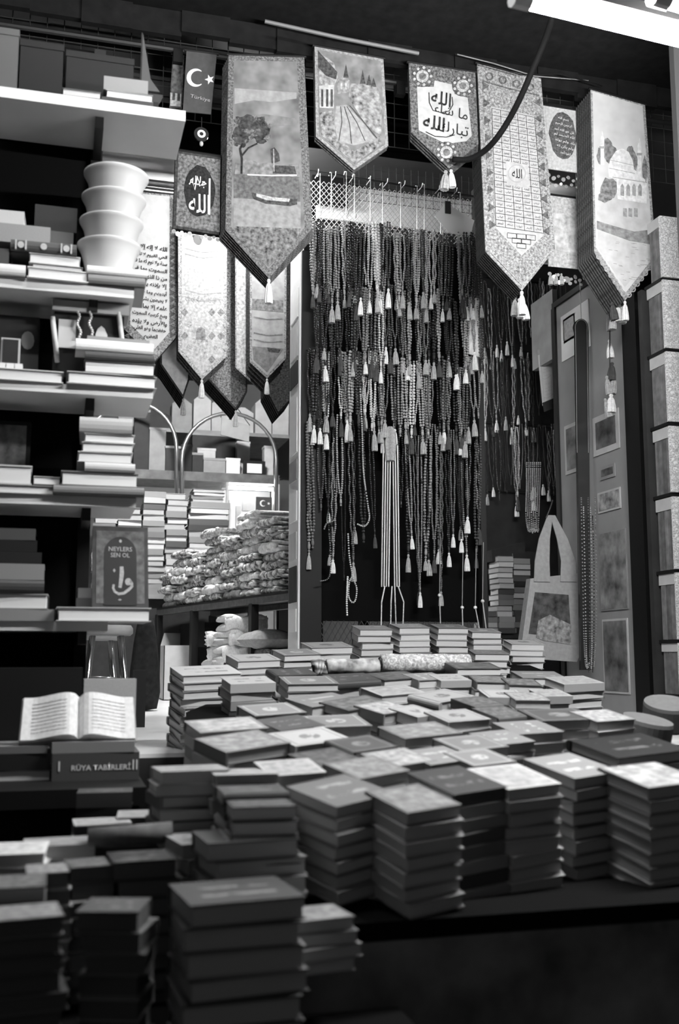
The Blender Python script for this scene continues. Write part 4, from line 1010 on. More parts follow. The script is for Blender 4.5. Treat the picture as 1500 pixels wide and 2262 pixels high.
# expanded mesh: top part bright behind, foot below the beads
def mesh_part(x0, x1, z0, z1, y, nx, nz, r, m, nm):
    g = MB()
    for i in range(nx):
        for j in range(nz):
            cx, cz = x0 + (x1 - x0) * (i + .5 * (j % 2)) / nx, z0 + (z1 - z0) * j / nz; dx, dz = (x1 - x0) / nx / 2, (z1 - z0) / nz
            g.tube([(cx, y, cz), (cx + dx, y, cz + dz)], r, 3, False); g.tube([(cx, y, cz), (cx - dx, y, cz + dz)], r, 3, False)
    return g.build(nm, m, pn)
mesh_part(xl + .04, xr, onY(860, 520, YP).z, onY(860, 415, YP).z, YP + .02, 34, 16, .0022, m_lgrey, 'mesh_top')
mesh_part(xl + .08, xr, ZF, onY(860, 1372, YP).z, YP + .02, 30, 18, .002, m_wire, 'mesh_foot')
MB().tube([(xl, YP - .05, onY(690, 378, YP - .05).z), (xr, YP - .05, onY(1055, 436, YP - .05).z)], .006, 6).build('hook_rail', m_steel_dark, pn)
for px, y0, y1 in ((707, 382, 474), (732, 380, 472), (765, 378, 478), (783, 384, 484), (818, 392, 490), (845, 402, 502), (885, 402, 506), (921, 410, 514), (937, 406, 512), (973, 424, 520), (1016, 424, 520)):
    p, q = onY(px, y0, YP - .05), onY(px - 1, y1, YP - .05)
    MB().tube([(p.x - .008, YP - .03, p.z - .012), (p.x - .005, YP - .045, p.z), (p.x, YP - .055, p.z - .005), (q.x, YP - .06, q.z), (q.x, YP - .085, q.z - .008), (q.x, YP - .1, q.z + .008)], .0026, 6).build('hook', m_zinc, pn)
for k in range(9):
    p = onY(700 + k * 38, 386 + k * 5, YP - .06); MB().tube([(p.x, YP - .02, p.z), (p.x, YP - .09, p.z - .004), (p.x, YP - .1, p.z + .012)], .0024, 5).build('short_hook', m_zinc, pn)
# pale boards behind the top of the panel
p, q = onY(700, 330, 5.6), onY(1060, 520, 5.6)
bo = MB().b2((p.x, 5.6, q.z), (q.x + .15, 5.62, p.z + .45)).build('backing_board', m_white_lam); tag(bo, 'white board behind the wire grid above the prayer beads', 'board')
wire_grid('wire_grid', 'fine wire grid over the white board above the beads', Vector((onY(760, 330, 5.3).x, 5.3, onY(900, 455, 5.3).z)), Vector((onY(1050, 330, 5.3).x, 5.3, onY(900, 455, 5.3).z)), Vector((onY(760, 330, 5.3).x, 5.3, onY(900, 300, 5.3).z)), 18, 9, .002)
g = MB().b2((onY(690, 450, 5.5).x, 5.5, onY(760, 455, 5.5).z), (onY(770, 450, 5.5).x, 5.53, onY(760, 330, 5.5).z)).build('dark_box', m_black); tag(g, 'black box behind the first hooks of the bead panel', 'box')

# --- strings of beads
def strand_mesh(L, r, wd, flat=False):
    """loop of beads hanging from the origin, closing at the bottom"""
    g = MB(); n = int(L / (r * 2.06))
    for s in (-1, 1):
        for k in range(n):
            f = k / n; x = s * (wd * (math.sin(math.pi * min(1, f * 1.1 + .04)) ** .6) + r * .9 * (f < .9)); g.ball((x, .003 * math.sin(k * .7 + s), -L * f - r), r * (1 + .06 * math.sin(k * 3.1)))
    g.ball((0, 0, -L - r), r * 1.1, 2.2); g.ball((0, 0, -L - r * 4.2), r * .9)
    return g.mesh('bead_loop', m_page, smooth=True)
m_bead = {'pale': mat('bead_pale', .5, .25, .6, rnd=.25), 'grey': mat('bead_grey', .2, .2, .6, rnd=.35), 'dark': mat('bead_dark', .035, .12, .8, rnd=.4), 'wood': mat('bead_wood', .3, .4, .4, rnd=.3), 'glass': mat('bead_glass', .1, .05, 1.0, rnd=.5), 'white': mat('bead_white', .72, .3, .5, rnd=.15)}
BD = [(L, r, strand_mesh(L, r, wd)) for L, r, wd in ((.33, .0056, .004), (.36, .0066, .003), (.31, .005, .009), (.35, .0074, .002), (.38, .006, .006))]
BL = [(L, r, strand_mesh(L, r, wd)) for L, r, wd in ((.52, .0046, .006), (.66, .005, .010), (.78, .0042, .006), (.44, .0054, .009), (.6, .0074, .008))]
rn = random.Random(21)
TONES = ['pale', 'grey', 'dark', 'wood', 'glass', 'dark', 'glass', 'grey', 'dark', 'wood']
def strand(px, py, Y, lib, k, tone, label, group, tassel=True, tl=None, sc_=1.0):
    L, r, me = lib[k % len(lib)]; p = onY(px, py, Y)
    o = inst('prayer_beads', me, m_bead[tone], None, p, (0, R(rn.uniform(-2.5, 2.5)), R(rn.uniform(-50, 50))), (sc_,) * 3)
    tag(o, label, 'prayer beads', group); WLOC[o.name] = p
    if tassel:
        s = rn.uniform(.7, 1.15); inst('tassel', ME_TASSEL, m_tas[tl or rn.choice(['white', 'grey', 'white', 'dark', 'grey'])], o, (0, 0, -L - r * 5), None, (s, s, s * rn.uniform(.8, 1.15)))
    return o
TN = {'pale': 'pale', 'grey': 'grey', 'dark': 'black', 'wood': 'wooden', 'glass': 'dark glass', 'white': 'white'}
TIER = ['top', 'second', 'third']
HOOKS = [700, 732, 768, 790, 822, 848, 885, 921, 948, 985, 1022, 1044]
for tier, (y0, sl) in enumerate(((484, .105), (622, .085), (772, .075))):
    for hi_, hx in enumerate(HOOKS):
        hx += (0, 9, -6)[tier]; tone = rn.choice(TONES); yj = rn.uniform(-10, 14)
        for k in range(4):
            px = hx + (k - 1.5) * 7.5 + rn.uniform(-2, 2)
            if rn.random() < .35: tone = rn.choice(TONES)
            tl = rn.choice(['white', 'grey', 'grey', 'dark', 'grey', 'white', 'dark'])
            strand(px, y0 + sl * (px - 692) + yj + rn.uniform(-5, 7), YP - .05 - .012 * k - .02 * (2 - tier) - .012 * rn.random(), BD, rn.randrange(5), tone, '%s bead string with %s tassel, %s on hook %s of the %s tier' % (TN[tone], tl, ORD[k], ORD[hi_], TIER[tier]), 'prayer beads in the %s tier' % TIER[tier], rn.random() < .8, tl)
for k in range(38):
    px = 680 + 378 * k / 37 + rn.uniform(-5, 5)
    if 838 < px < 882 or 800 < px < 842 and rn.random() < .6: continue
    tone = rn.choice(['grey', 'dark', 'glass', 'wood', 'dark', 'grey']) if px < 980 else rn.choice(['dark', 'glass', 'dark', 'grey'])
    strand(px, 925 + .05 * (px - 690) + rn.uniform(-20, 25), YP - .02 - .04 * rn.random(), BL, rn.randrange(5), tone, '%s long bead string, %s along the lowest tier of the bead panel' % (TN[tone], ORD[k]), 'prayer beads in the lowest tier', rn.random() < .65)
# bundle of long white strings in the middle
for k in range(7):
    px = 847 + k * 5.2; L = 6
    P_ = [onY(px + (2 if k > 3 else -2) * f * 2, 985 + 310 * f, YP - .075 + .004 * (k % 3)) for f in [i / 8 for i in range(9)]]
    g = MB(); n = 150
    for i in range(n):
        f = i / (n - 1) * 8; j = min(7, int(f)); q = P_[j] + (P_[j + 1] - P_[j]) * (f - j); g.ball(q, .0038)
    tag(g.build('white_necklace', m_bead['white'], smooth=True), 'fine white bead string, %s in the long white bundle' % ORD[k], 'necklace', 'long white bundle')
tag(MB().lathe([(.022, -.1), (.03, -.02), (.026, .05), (.012, .075), (0, .078)], onY(862, 975, YP - .08), 14, 7, .12).build('tie', m_tas['grey']), 'grey thread tie gathering the long white bundle', 'tie')
for k, (x0, x1, x2) in enumerate(((850, 843, 842), (866, 864, 863), (872, 873, 875), (880, 892, 890))):
    P_ = [onY(x0, 1296, YP - .08), onY(x1, 1330, YP - .08), onY(x2, 1386, YP - .08)]; g = MB()
    for i in range(40):
        f = i / 39 * 2; j = min(1, int(f)); g.ball(P_[j] + (P_[j + 1] - P_[j]) * (f - j), .0036)
    tag(g.build('white_necklace', m_bead['white'], smooth=True), 'loose white string end, %s below the long white bundle' % ORD[k], 'necklace', 'loose ends of the white bundle')
def path_beads(pp, Y, r, m, label, name='bead_string', cat='bead string'):
    P_ = [onY(a, b, Y) for a, b in pp]; fine = []
    for i in range(len(P_) - 1):
        p0, p1, p2, p3 = P_[max(i - 1, 0)], P_[i], P_[i + 1], P_[min(i + 2, len(P_) - 1)]
        for k in range(20):
            t = k / 20; fine.append(.5 * ((2 * p1) + (p2 - p0) * t + (2 * p0 - 5 * p1 + 4 * p2 - p3) * t * t + (3 * p1 - p0 - 3 * p2 + p3) * t ** 3))
    g = MB(); last = None
    for q in fine:
        if last is None or (q - last).length >= r * 1.8: g.ball(q, r); last = q
    return tag(g.build(name, m, smooth=True), label, cat)
path_beads([(796, 860), (800, 950), (803, 1040), (812, 1110), (816, 1145), (806, 1162), (790, 1158)], YP - .1, .0045, m_bead['pale'], 'pale bead cord curling into a hook shape beside the white bundle')
path_beads([(769, 1180), (772, 1230), (780, 1275), (788, 1300), (785, 1326), (777, 1330), (770, 1315), (772, 1285), (780, 1272)], YP - .1, .0045, m_bead['pale'], 'pale bead cord ending in a small closed loop')
path_beads([(768, 1275), (767, 1300), (766, 1330), (767, 1360)], YP - .1, .005, m_bead['white'], 'short row of large pale beads under the looped cord')
path_beads([(735, 980), (738, 1060), (741, 1120), (738, 1148), (722, 1156), (716, 1170)], YP - .1, .0042, m_bead['grey'], 'grey bead cord hooked to one side near the white post')
path_beads([(727, 1180), (731, 1230), (727, 1275), (706, 1284)], YP - .1, .0038, m_bead['grey'], 'thin grey bead cord bending low near the white post')
for k, (x, y) in enumerate(((971, 1315), (1021, 1342), (1050, 1342), (1066, 1328))):
    t = thing('beaded_key_ring', 'pale ball pendant on a cord, %s below the panel' % ORD[k], 'pendant', onY(x, y, YP - .08))
    c_ = onY(x, y, YP - .08); MB().ball(c_, .0095).build('ball', m_bead['white'], t, smooth=True)
    MB().tube([c_, onY(x + (2, 2, 12, 8)[k], y + 62, YP - .08)], .003, 6).build('cord', m_lgrey, t)
    MB().tube([c_, onY(x + 2, y - 130, YP - .06)], .0022, 5).build('string', m_grey, t)
# white price cards on the panel
def card(label, pts, Y, m=m_white, name='price_card'):
    q = [onY(a, b, Y) for a, b in pts]; return tag(MB().prism(q[::-1], (0, .002, 0)).build(name, m), label, 'card')
card('white plastic card clipped at a slant on the top hooks', [(960, 477), (985, 448), (1048, 487), (1038, 524), (990, 512)], YP - .11)
tag(MB().b2(onY(984, 470, YP - .12), onY(996, 445, YP - .12) + Vector((0, .008, 0))).build('clip', m_dark), 'dark clip holding the slanted white card', 'clip')
card('upright clear packet hanging at the panel edge', [(1036, 655), (1062, 660), (1064, 790), (1036, 782)], YP - .1, mat('clear_packet', .6, .15, .6, 30, .3))

# ------------------------------------------------------------------ card rack beside the bead panel (faces the aisle)
XR = onY(662, 900, 4.98).x
cr_ = thing('card_rack', 'tall white rack of cards edge-on beside the bead panel', 'rack', (XR, 5.2, ZF))
MB().b2((XR, 4.99, ZF), (XR + .02, 5.22, onX(650, 560, XR).z)).build('board', m_white_lam, cr_)
for k, (y0, y1) in enumerate(((640, 705), (715, 790), (800, 850), (880, 1000), (1015, 1060), (1085, 1150), (1175, 1235), (1250, 1330), (1345, 1395))):
    z0, z1 = onX(655, y1, XR).z, onX(655, y0, XR).z
    MB().b2((XR - .006, 5.02, z0), (XR, 5.19, z1)).build('card', (m_paper, m_lgrey, m_dark, m_white, m_grey)[k % 5], cr_)

# ------------------------------------------------------------------ cloth table along the aisle
ZTB = ZC + .345
F0, N0 = onZ(346, 1344, ZTB), onZ(664, 1301, ZTB)
F0.z = N0.z = ZTB
ue = (N0 - F0).normalized(); Ltab = (N0 - F0).length; vn = Vector((ue.y * -1, ue.x, 0))
if vn.x < 0: vn = -vn
tb = thing('steel_table', 'black steel table carrying the folded knitted cloths', 'table', Vector((F0.x, F0.y, ZF)))
rotT = math.atan2(ue.y, ue.x); MT = Matrix.Rotation(rotT, 3, 'Z')
def TP(u, v, z): return F0 + ue * u + vn * v + Vector((0, 0, z - ZTB))
MB().prism([TP(0, 0, ZTB - .012), TP(Ltab, 0, ZTB - .012), TP(Ltab, .45, ZTB - .012), TP(0, .45, ZTB - .012)], (0, 0, .012)).build('top', m_steel_dark, tb)
for k in (0, 1):
    MB().prism([TP(0, k * .41, ZTB - .05), TP(Ltab, k * .41, ZTB - .05), TP(Ltab, .04 + k * .41, ZTB - .05), TP(0, .04 + k * .41, ZTB - .05)], (0, 0, .037)).build('apron', mat('worn_steel', .09, .35, .5, 30, .5), tb)
for px in (352, 430, 561, 652):
    # where along the edge
    best = min((abs(col_of(*TP(u_ / 200 * Ltab, 0.02, ZTB)) - px), u_ / 200 * Ltab) for u_ in range(201))[1]
    for v in (.02, .43): MB().box(TP(best, v, (ZF + ZTB) / 2 - .02), (.045, .045, ZTB - ZF - .05), rotT).build('leg', m_steel_dark, tb)
def folded(lx, ly, lz, seed, layers=2):
    """folded cloth: soft stacked folds, rounded at the aisle side; x along the table edge, y across, z up"""
    rr = random.Random(seed); g = MB(); nu, nc = 9, 12
    for j in range(layers):
        h = lz / layers; zc = h * (j + .5); V = []; ph = rr.uniform(0, 6)
        for i in range(nu + 1):
            f = i / nu; x = (f - .5) * lx; e = 1 - .35 * (abs(2 * f - 1) ** 6)
            for k in range(nc):
                a = 2 * math.pi * k / nc; cx, cz = math.cos(a), math.sin(a)
                sx = math.copysign(abs(cx) ** .35, cx); sz = math.copysign(abs(cz) ** .7, cz)
                V.append((x + .006 * math.sin(3 * a + ph), sx * ly / 2 * (1 + .03 * math.sin(5 * f * math.pi + ph)) + .008 * math.sin(7 * f + ph), zc + sz * h * .56 * e + .005 * math.sin(9 * f + ph + j)))
        F = [(i * nc + k, i * nc + (k + 1) % nc, (i + 1) * nc + (k + 1) % nc, (i + 1) * nc + k) for i in range(nu) for k in range(nc)] + [tuple(range(nc - 1, -1, -1)), tuple(range(nu * nc, nu * nc + nc))]
        g.add(V, F)
    # tucked roll at the fold
    g.tube([(x_ * lx / 2, -ly / 2 + .012, lz * .5 + .004 * math.sin(8 * x_)) for x_ in [-1 + q * .25 for q in range(9)]], lz * .42, 8)
    return g.mesh('folded_cloth', m_page, smooth=True)
ME_FOLD = [folded(.25, .3, .05, s) for s in range(5)]
m_knit = [wave_mat('knit_%d' % k, a, b, sc_, ax, 6.0, .95, True, 'Object', 4.0, nz) for k, (a, b, sc_, ax, nz) in enumerate(((.02, .95, 5, 'Y', 45), (.1, .95, 4, 'X', 60), (.2, .95, 8, 'Y', 40), (.0, .85, 6, 'X', 50), (.5, .95, 3, 'Z', 80), (.0, .95, 9, 'Y', 35)))]
rn = random.Random(5)
cols = [(.14, 6), (.45, 7), (.74, 7), (1.06, 9), (1.36, 8), (1.68, 10), (1.98, 9)]
KN = ['dark-banded', 'speckled', 'zigzag', 'dark mottled', 'pale', 'fine-striped']
for ci, (u, n) in enumerate(cols):
    if u + .1 > Ltab: break
    z = ZTB
    for k in range(n):
        mi = rn.randrange(6); hgt = rn.uniform(.8, 1.2)
        o = inst('folded_shawl', ME_FOLD[rn.randrange(5)], m_knit[mi], None, TP(u + rn.uniform(-.012, .012), .17 + rn.uniform(-.02, .03), z + .002), Matrix.Rotation(rotT + math.pi * 0 + R(rn.uniform(-6, 6)), 3, 'Z') @ Matrix.Rotation(R(rn.uniform(-3, 3)), 3, 'X'), (1, 1, hgt))
        tag(o, '%s folded knitted shawl, %s up in the %s pile from the table far end' % (KN[mi], ORD[k], ORD[ci]), 'shawl', 'folded shawls on the steel table'); z += .05 * hgt * .98
# below the table: fluffy cloths, cushion, carton, patterned bundles
m_fluff = mat('white_fleece', .74, .95, .1, 120, .2, bump=.8)
k = 0
for px, py, n in ((482, 1470, 5), (532, 1455, 6)):
    p = onY(px, 1440, 6.55 if px < 500 else 6.2)
    z = ZF
    for j in range(n):
        o = inst('fleece_blanket', ME_FOLD[(j + k) % 5], m_fluff, None, (p.x + rn.uniform(-.02, .02) + (.05 if px < 500 else 0), p.y, z), RZ(R(rn.uniform(-15, 15))), (1.0, .9, 1.9)); z += .088
        tag(o, 'white fluffy folded blanket, %s up in the %s pile under the table' % (ORD[j], ('outer', 'inner')[px > 500]), 'blanket', 'white blankets under the table')
    k += 2
def cushion(label, c, wx, wy, h, m, rz=0):
    g = MB(); n = 10; V, F = [], []
    for s in (1, -1):
        for i in range(n + 1):
            for j in range(n + 1):
                x, y = 2 * i / n - 1, 2 * j / n - 1; q = max(0, (1 - abs(x) ** 2.5) * (1 - abs(y) ** 2.5)) ** .5
                V.append(Vector(c) + RZ(rz) @ Vector((x * wx / 2 * (1 - .06 * (1 - abs(y))), y * wy / 2 * (1 - .06 * (1 - abs(x))), h / 2 + s * h / 2 * q)))
    for s in (0, 1):
        b0 = s * (n + 1) ** 2
        for i in range(n):
            for j in range(n): a = b0 + i * (n + 1) + j; F.append((a, a + 1, a + n + 2, a + n + 1))
    return tag(g.add(V, F).build('cushion', m, smooth=True), label, 'cushion')
p = onY(600, 1425, 5.9)
for j in range(3):
    o = inst('fabric_bundle', ME_FOLD[j], weave_mat('bundle_weave', .2, .7, 60, cell=40), None, (p.x + .01 * j, p.y, ZF + .11 * j), RZ(R(4 * j)), (.95, .9, 2.2)); tag(o, 'patterned fabric bundle, %s up beneath the cushion' % ORD[j], 'fabric', 'patterned bundles')
cushion('grey pointed cushion on the patterned bundles under the table', (p.x - .02, p.y, ZF + .33), .3, .3, .12, mat('cushion_grey', .3, .9, .1, 60, .2), R(12))
q = onZ(392, 1540, ZF)
bx = thing('carton', 'open white carton with raised flaps by the table leg', 'carton', (onY(392, 1500, 7.2).x, 7.2, ZF))
W, D, H, th = .19, .26, .37, .006
for nm, a_, b_ in (('front', (-W / 2, 0, 0), (W / 2, th, H)), ('back', (-W / 2, D - th, 0), (W / 2, D, H)), ('side', (-W / 2, 0, 0), (-W / 2 + th, D, H)), ('side', (W / 2 - th, 0, 0), (W / 2, D, H)), ('bottom', (-W / 2, 0, 0), (W / 2, D, th))):
    MB().b2(Vector(a_) + WLOC[bx.name], Vector(b_) + WLOC[bx.name]).build(nm, m_cardboard, bx)
c0 = WLOC[bx.name]
MB().prism([c0 + Vector((-W / 2, D, H)), c0 + Vector((W / 2, D, H)), c0 + Vector((W / 2 + .01, D + .06, H + .09)), c0 + Vector((-W / 2 + .03, D + .06, H + .09))], (0, .004, 0)).build('flap', m_grey, bx)
# dark sack by the stool, low black garment
q = onZ(345, 1535, ZF)
sk = MB(); sk.lathe([(.0, 0), (.07, .01), (.085, .1), (.08, .22), (.065, .36), (.05, .46), (.04, .5), (0, .5)], (onY(318, 1500, 5.9).x, 5.9, ZF), 16, 5, .06)
tag(sk.build('sack', mat('black_cloth', .02, .95, .1, 30, .4), smooth=True), 'black cloth sack standing between the stool and the table', 'sack')
q = onZ(400, 1400, ZTB - .25)
tag(MB().box(TP(.5, .25, ZTB - .2), (.5, .3, .16), rotT).build('tray', m_black), 'black tray slung under the steel table', 'tray')
tag(MB().prism([onZ(x, y, ZF + .004) for x, y in ((410, 1528), (470, 1536), (520, 1555), (420, 1545))], (0, 0, .002)).build('floor_mat', m_dark), 'thin dark mat on the floor beside the carton', 'mat')
q = onZ(330, 1530, ZF)
for j, (dx, dy, lab) in enumerate(((0, 0, 'crumpled pale paper on the floor by the stool legs'), (.08, .06, 'second pale paper sheet behind the crumpled one'))):
    tag(MB().add([(q.x - .05 + dx, q.y + dy, ZF + .001), (q.x + .06 + dx, q.y - .02 + dy, ZF + .02), (q.x + .07 + dx, q.y + .1 + dy, ZF + .003), (q.x - .03 + dx, q.y + .09 + dy, ZF + .035)], [(0, 1, 3), (1, 2, 3)]).build('paper_sheet', m_paper), lab, 'paper')

# ------------------------------------------------------------------ chrome stool
def stool(label, px, Y, seat_py, r):
    c = onY(px, seat_py, Y); t = thing('bar_stool', label, 'stool', (c.x, Y, ZF))
    MB().lathe([(0, -.03), (r * .9, -.03), (r, -.02), (r, 0), (r * .92, .012), (0, .015)], c, 28).build('seat', m_grey, t, smooth=True)
    V = [Vector((s1, s2, 0)).normalized() for s1, s2 in ((-1, -1), (1, -1), (1, 1), (-1, 1))]
    for v in V: MB().tube([c + v * r * .75 + Vector((0, 0, -.03)), Vector((c.x, Y, ZF)) + v * r * 1.25], .0115, 8).build('leg', m_steel, t, smooth=True)
    for f in (.5,):
        z = ZF + (c.z - ZF) * f; rr = r * (.75 + .5 * (1 - f)) * 1.0
        for i in range(4):
            a_, b_ = V[i] * rr, V[(i + 1) % 4] * rr; MB().tube([Vector((c.x, Y, z)) + a_, Vector((c.x, Y, z)) + b_], .008, 6).build('stretcher', m_steel, t, smooth=True)
    return t
stool('chrome stool with a grey round seat beside the open book', 236, 4.35, 1388, .105)
stool('second chrome stool half hidden behind the front stool', 218, 4.85, 1400, .10)

# ------------------------------------------------------------------ deep interior
YK = 8.65
def bx_px(x0, x1, y0, y1, Y, dep):
    a, b = onY(x0, (y0 + y1) / 2, Y), onY(x1, (y0 + y1) / 2, Y); return (a.x, Y, onY((x0 + x1) / 2, y1, Y).z), (b.x, Y + dep, onY((x0 + x1) / 2, y0, Y).z)
cab = thing('display_cabinet', 'lit glass display cabinet under the arches at the back', 'cabinet', (onY(450, 1100, YK).x, YK, ZF))
lo, hi = bx_px(250, 618, 1042, 1062, YK, .45)
ztc = hi[2]
MB().b2(lo, hi).build('top', mat('cabinet_wood', .12, .5, .3, 12, .4), cab)
lo2, hi2 = bx_px(250, 618, 1062, 1300, YK, .45)
MB().b2((lo[0], YK + .43, ZF), (hi[0], YK + .45, lo[2])).build('back', m_white_lam, cab)
zs_ = onY(550, 1168, YK).z
for z in (zs_, zs_ - .35): MB().b2((lo[0], YK + .05, z - .02), (hi[0], YK + .43, z)).build('shelf', m_white_lam, cab)
for x in (lo[0], onY(500, 1100, YK).x, hi[0] - .02): MB().b2((x, YK, ZF), (x + .02, YK + .03, lo[2])).build('post', m_lgrey, cab)
MB().b2((lo[0], YK, ZF), (hi[0], YK + .45, zs_ - .36)).build('base', m_grey, cab)
a_ = Vector((onY(505, 1070, YK).x, YK + .1, lo[2] - .03)); b_ = Vector((onY(608, 1070, YK).x, YK + .1, lo[2] - .03))
tube_lamp('cabinet_lamp', 'short bright tube under the top of the back cabinet', a_, b_, TUBE_CASE, .014, False)
# cabinet contents
lo, hi = bx_px(566, 601, 1098, 1126, YK + .02, .02)
t = thing('flag_box', 'small dark flag card with crescent and star in the cabinet', 'flag card', (lo[0], YK + .02, lo[2]))
MB().b2((lo[0], YK + .02, zs_), (hi[0], YK + .04, hi[2])).build('card', mat('flag_red', 0), t)
cxx, czz = lo[0] + (hi[0] - lo[0]) * .42, (lo[2] + hi[2]) / 2
V = [(cxx + .028 * math.cos(a), YK + .018, czz + .028 * math.sin(a)) for a in [R(50 + 260 * k / 12) for k in range(13)]] + [(cxx + .008 + .021 * math.cos(a), YK + .018, czz + .021 * math.sin(a)) for a in [R(300 - 240 * k / 12) for k in range(13)]]
MB().prism(V, (0, .001, 0)).build('crescent', m_inkw, t)
MB().prism([(cxx + .05 + (.014 if k % 2 == 0 else .006) * math.cos(R(36 * k)), YK + .018, czz + (.014 if k % 2 == 0 else .006) * math.sin(R(36 * k))) for k in range(10)], (0, .001, 0)).build('star', m_inkw, t)
for k in range(12):
    p = onY(533 + k * 3, 1150, YK + .05); tag(MB().tube([(p.x, YK + .05, zs_), (p.x, YK + .05, zs_ + .1)], .004, 5).build('perfume_vial', m_grey), 'slim vial, %s in the row on the lit cabinet shelf' % ORD[k], 'vial', 'vials in the lit cabinet')
for k, (x0, x1, y0, y1, mm) in enumerate(((506, 520, 1105, 1168, m_paper), (521, 532, 1118, 1168, m_lgrey), (536, 568, 1105, 1128, m_lgrey), (602, 612, 1085, 1168, m_paper))):
    lo, hi = bx_px(x0, x1, y0, y1, YK + .12, .05); tag(MB().b2((lo[0], lo[1], zs_ if k != 2 else lo[2]), hi).build('gift_box', mm), 'pale gift box, %s along the lit cabinet shelf' % ORD[k], 'box', 'boxes in the lit cabinet')
# things on the cabinet and the wall above
ITEMS = [('gift_box', 'tall dark box leaning on the cabinet under the first arch', 296, 330, 905, 1040, m_dark, .12), ('gift_box', 'dark grey box with a pale stripe beside the leaning box', 330, 366, 945, 1040, m_grey, .08), ('gift_box', 'wide dim box next to the arch leg', 366, 398, 985, 1040, m_dark, .03),
         ('gift_box', 'black carved figure box between the arches', 400, 424, 982, 1040, m_black, .03), ('gift_box', 'grey box behind the second arch leg', 425, 448, 1000, 1040, m_dark, .06), ('gift_box', 'low grey box under the slanted board', 450, 498, 1012, 1040, m_grey, .03),
         ('gift_box', 'dark box with a white lid under the second arch', 436, 476, 990, 1012, m_lgrey, .12), ('gift_box', 'white card box beside the black frame', 500, 530, 1012, 1042, m_paper, .05), ('gift_box', 'wide grey crate behind the cabinet items', 425, 520, 958, 1005, m_dark, .28),
         ('gift_box', 'pale upright case near the white post on the cabinet', 584, 604, 985, 1042, m_lgrey, .1), ('gift_box', 'small pale picture box under the second arch', 524, 552, 975, 1012, m_lgrey, .2)]
for nm, lab, x0, x1, y0, y1, mm, dy in ITEMS:
    lo, hi = bx_px(x0, x1, y0, y1, YK + dy, .1); t = thing(nm, lab, 'box', ((lo[0] + hi[0]) / 2, lo[1], ztc))
    MB().b2((lo[0], lo[1], ztc), (hi[0], hi[1], hi[2] - .02)).build('body', mm, t); MB().b2((lo[0] - .004, lo[1] - .004, hi[2] - .02), (hi[0] + .004, hi[1] + .004, hi[2])).build('lid', m_grey if mm is m_dark else mm, t)
lo, hi = bx_px(538, 586, 1018, 1052, YK - .0, .03)
t = thing('picture_frame', 'small black frame with a pale picture on the back cabinet', 'picture frame', (lo[0], lo[1], ztc)); MB().b2((lo[0], lo[1], ztc), (hi[0], hi[1], hi[2])).build('rim', m_black, t)
MB().b2((lo[0] + .03, lo[1] - .002, ztc + .01), (hi[0] - .03, lo[1], hi[2] - .025)).build('picture', m_paper, t)
# wall shelf with pale cases above
ws = thing('wall_shelf', 'dim wall shelf with pale cases above the arches', 'shelf', onY(450, 960, YK + .5)); lo, hi = bx_px(255, 640, 950, 958, YK + .5, .3); MB().b2(lo, (hi[0], 10.2, hi[2])).build('board', m_grey, ws); zw = hi[2]
for k, (x0, x1, y0, mm, lab) in enumerate(((262, 300, 885, m_grey, 'dim square case at the far end of the wall shelf'), (304, 378, 905, m_dark, 'wide dark case on the wall shelf'), (380, 424, 880, m_grey, 'grey case beside the tent-shaped cases on the wall shelf'), (428, 466, 872, m_lgrey, 'white tent-shaped case in the middle of the wall shelf'), (468, 506, 880, m_lgrey, 'second white case beside the tent-shaped one'), (512, 560, 900, m_lgrey, 'grey case behind the lowest banner tip'), (564, 600, 880, m_lgrey, 'tall white case at the post end of the wall shelf'), (602, 638, 870, m_lgrey, 'last grey case at the post end of the wall shelf'))):
    lo, hi = bx_px(x0, x1, y0, 950, YK + .55, .2); t = thing('display_case', lab, 'case', ((lo[0] + hi[0]) / 2, lo[1], zw)); MB().b2((lo[0], lo[1], zw), (hi[0], hi[1], hi[2] - .05)).build('body', mm, t)
    xm_ = (lo[0] + hi[0]) / 2
    MB().prism([(lo[0], lo[1], hi[2] - .05), (hi[0], lo[1], hi[2] - .05), (xm_ + .02, lo[1], hi[2]), (xm_ - .02, lo[1], hi[2])], (0, .2, 0)).build('lid', mm, t)
lo, hi = bx_px(488, 552, 925, 968, YK - .2, .02)
tag(MB().prism([onY(x, y, YK - .2) for x, y in ((488, 960), (550, 976), (552, 940), (490, 922))], (0, .015, 0)).build('sign_board', m_grey), 'slanted grey sign board hung in front of the wall shelf', 'board')
tag(MB().tube([onY(488, 922, YK - .19), onY(500, 868, YK - .19), onY(552, 940, YK - .19)], .004, 5).build('cord', m_dark), 'dark cord the slanted grey board hangs by', 'cord')
# arched metal rack
YA = 8.45
ar = thing('arched_rack', 'chrome rack of two arches before the back cabinet', 'rack', (onY(400, 1100, YA).x, YA, ZF))
for cx, cyp, rx, ry, x0, x1, y_end in ((292, 990, 98, 102, -1, 1, 1095), (506, 1015, 104, 102, -1, 1, 1175)):
    pts = [onY(cx - rx, y_end, YA)] + [onY(cx - rx * math.cos(a), cyp - ry * math.sin(a), YA) for a in [math.pi * k / 18 for k in range(19)]] + [onY(cx + rx, y_end, YA)]
    MB().tube(pts, .016, 8).build('arch', mat('brushed_steel', .35, .3, .5, metal=.8), ar, smooth=True)
for px in (390, 402, 610):
    p = onY(px, 1100, YA); MB().tube([(p.x, YA, ZF), (p.x, YA, p.z)], .014, 8).build('leg', mat('brushed_steel', 0), ar, smooth=True)
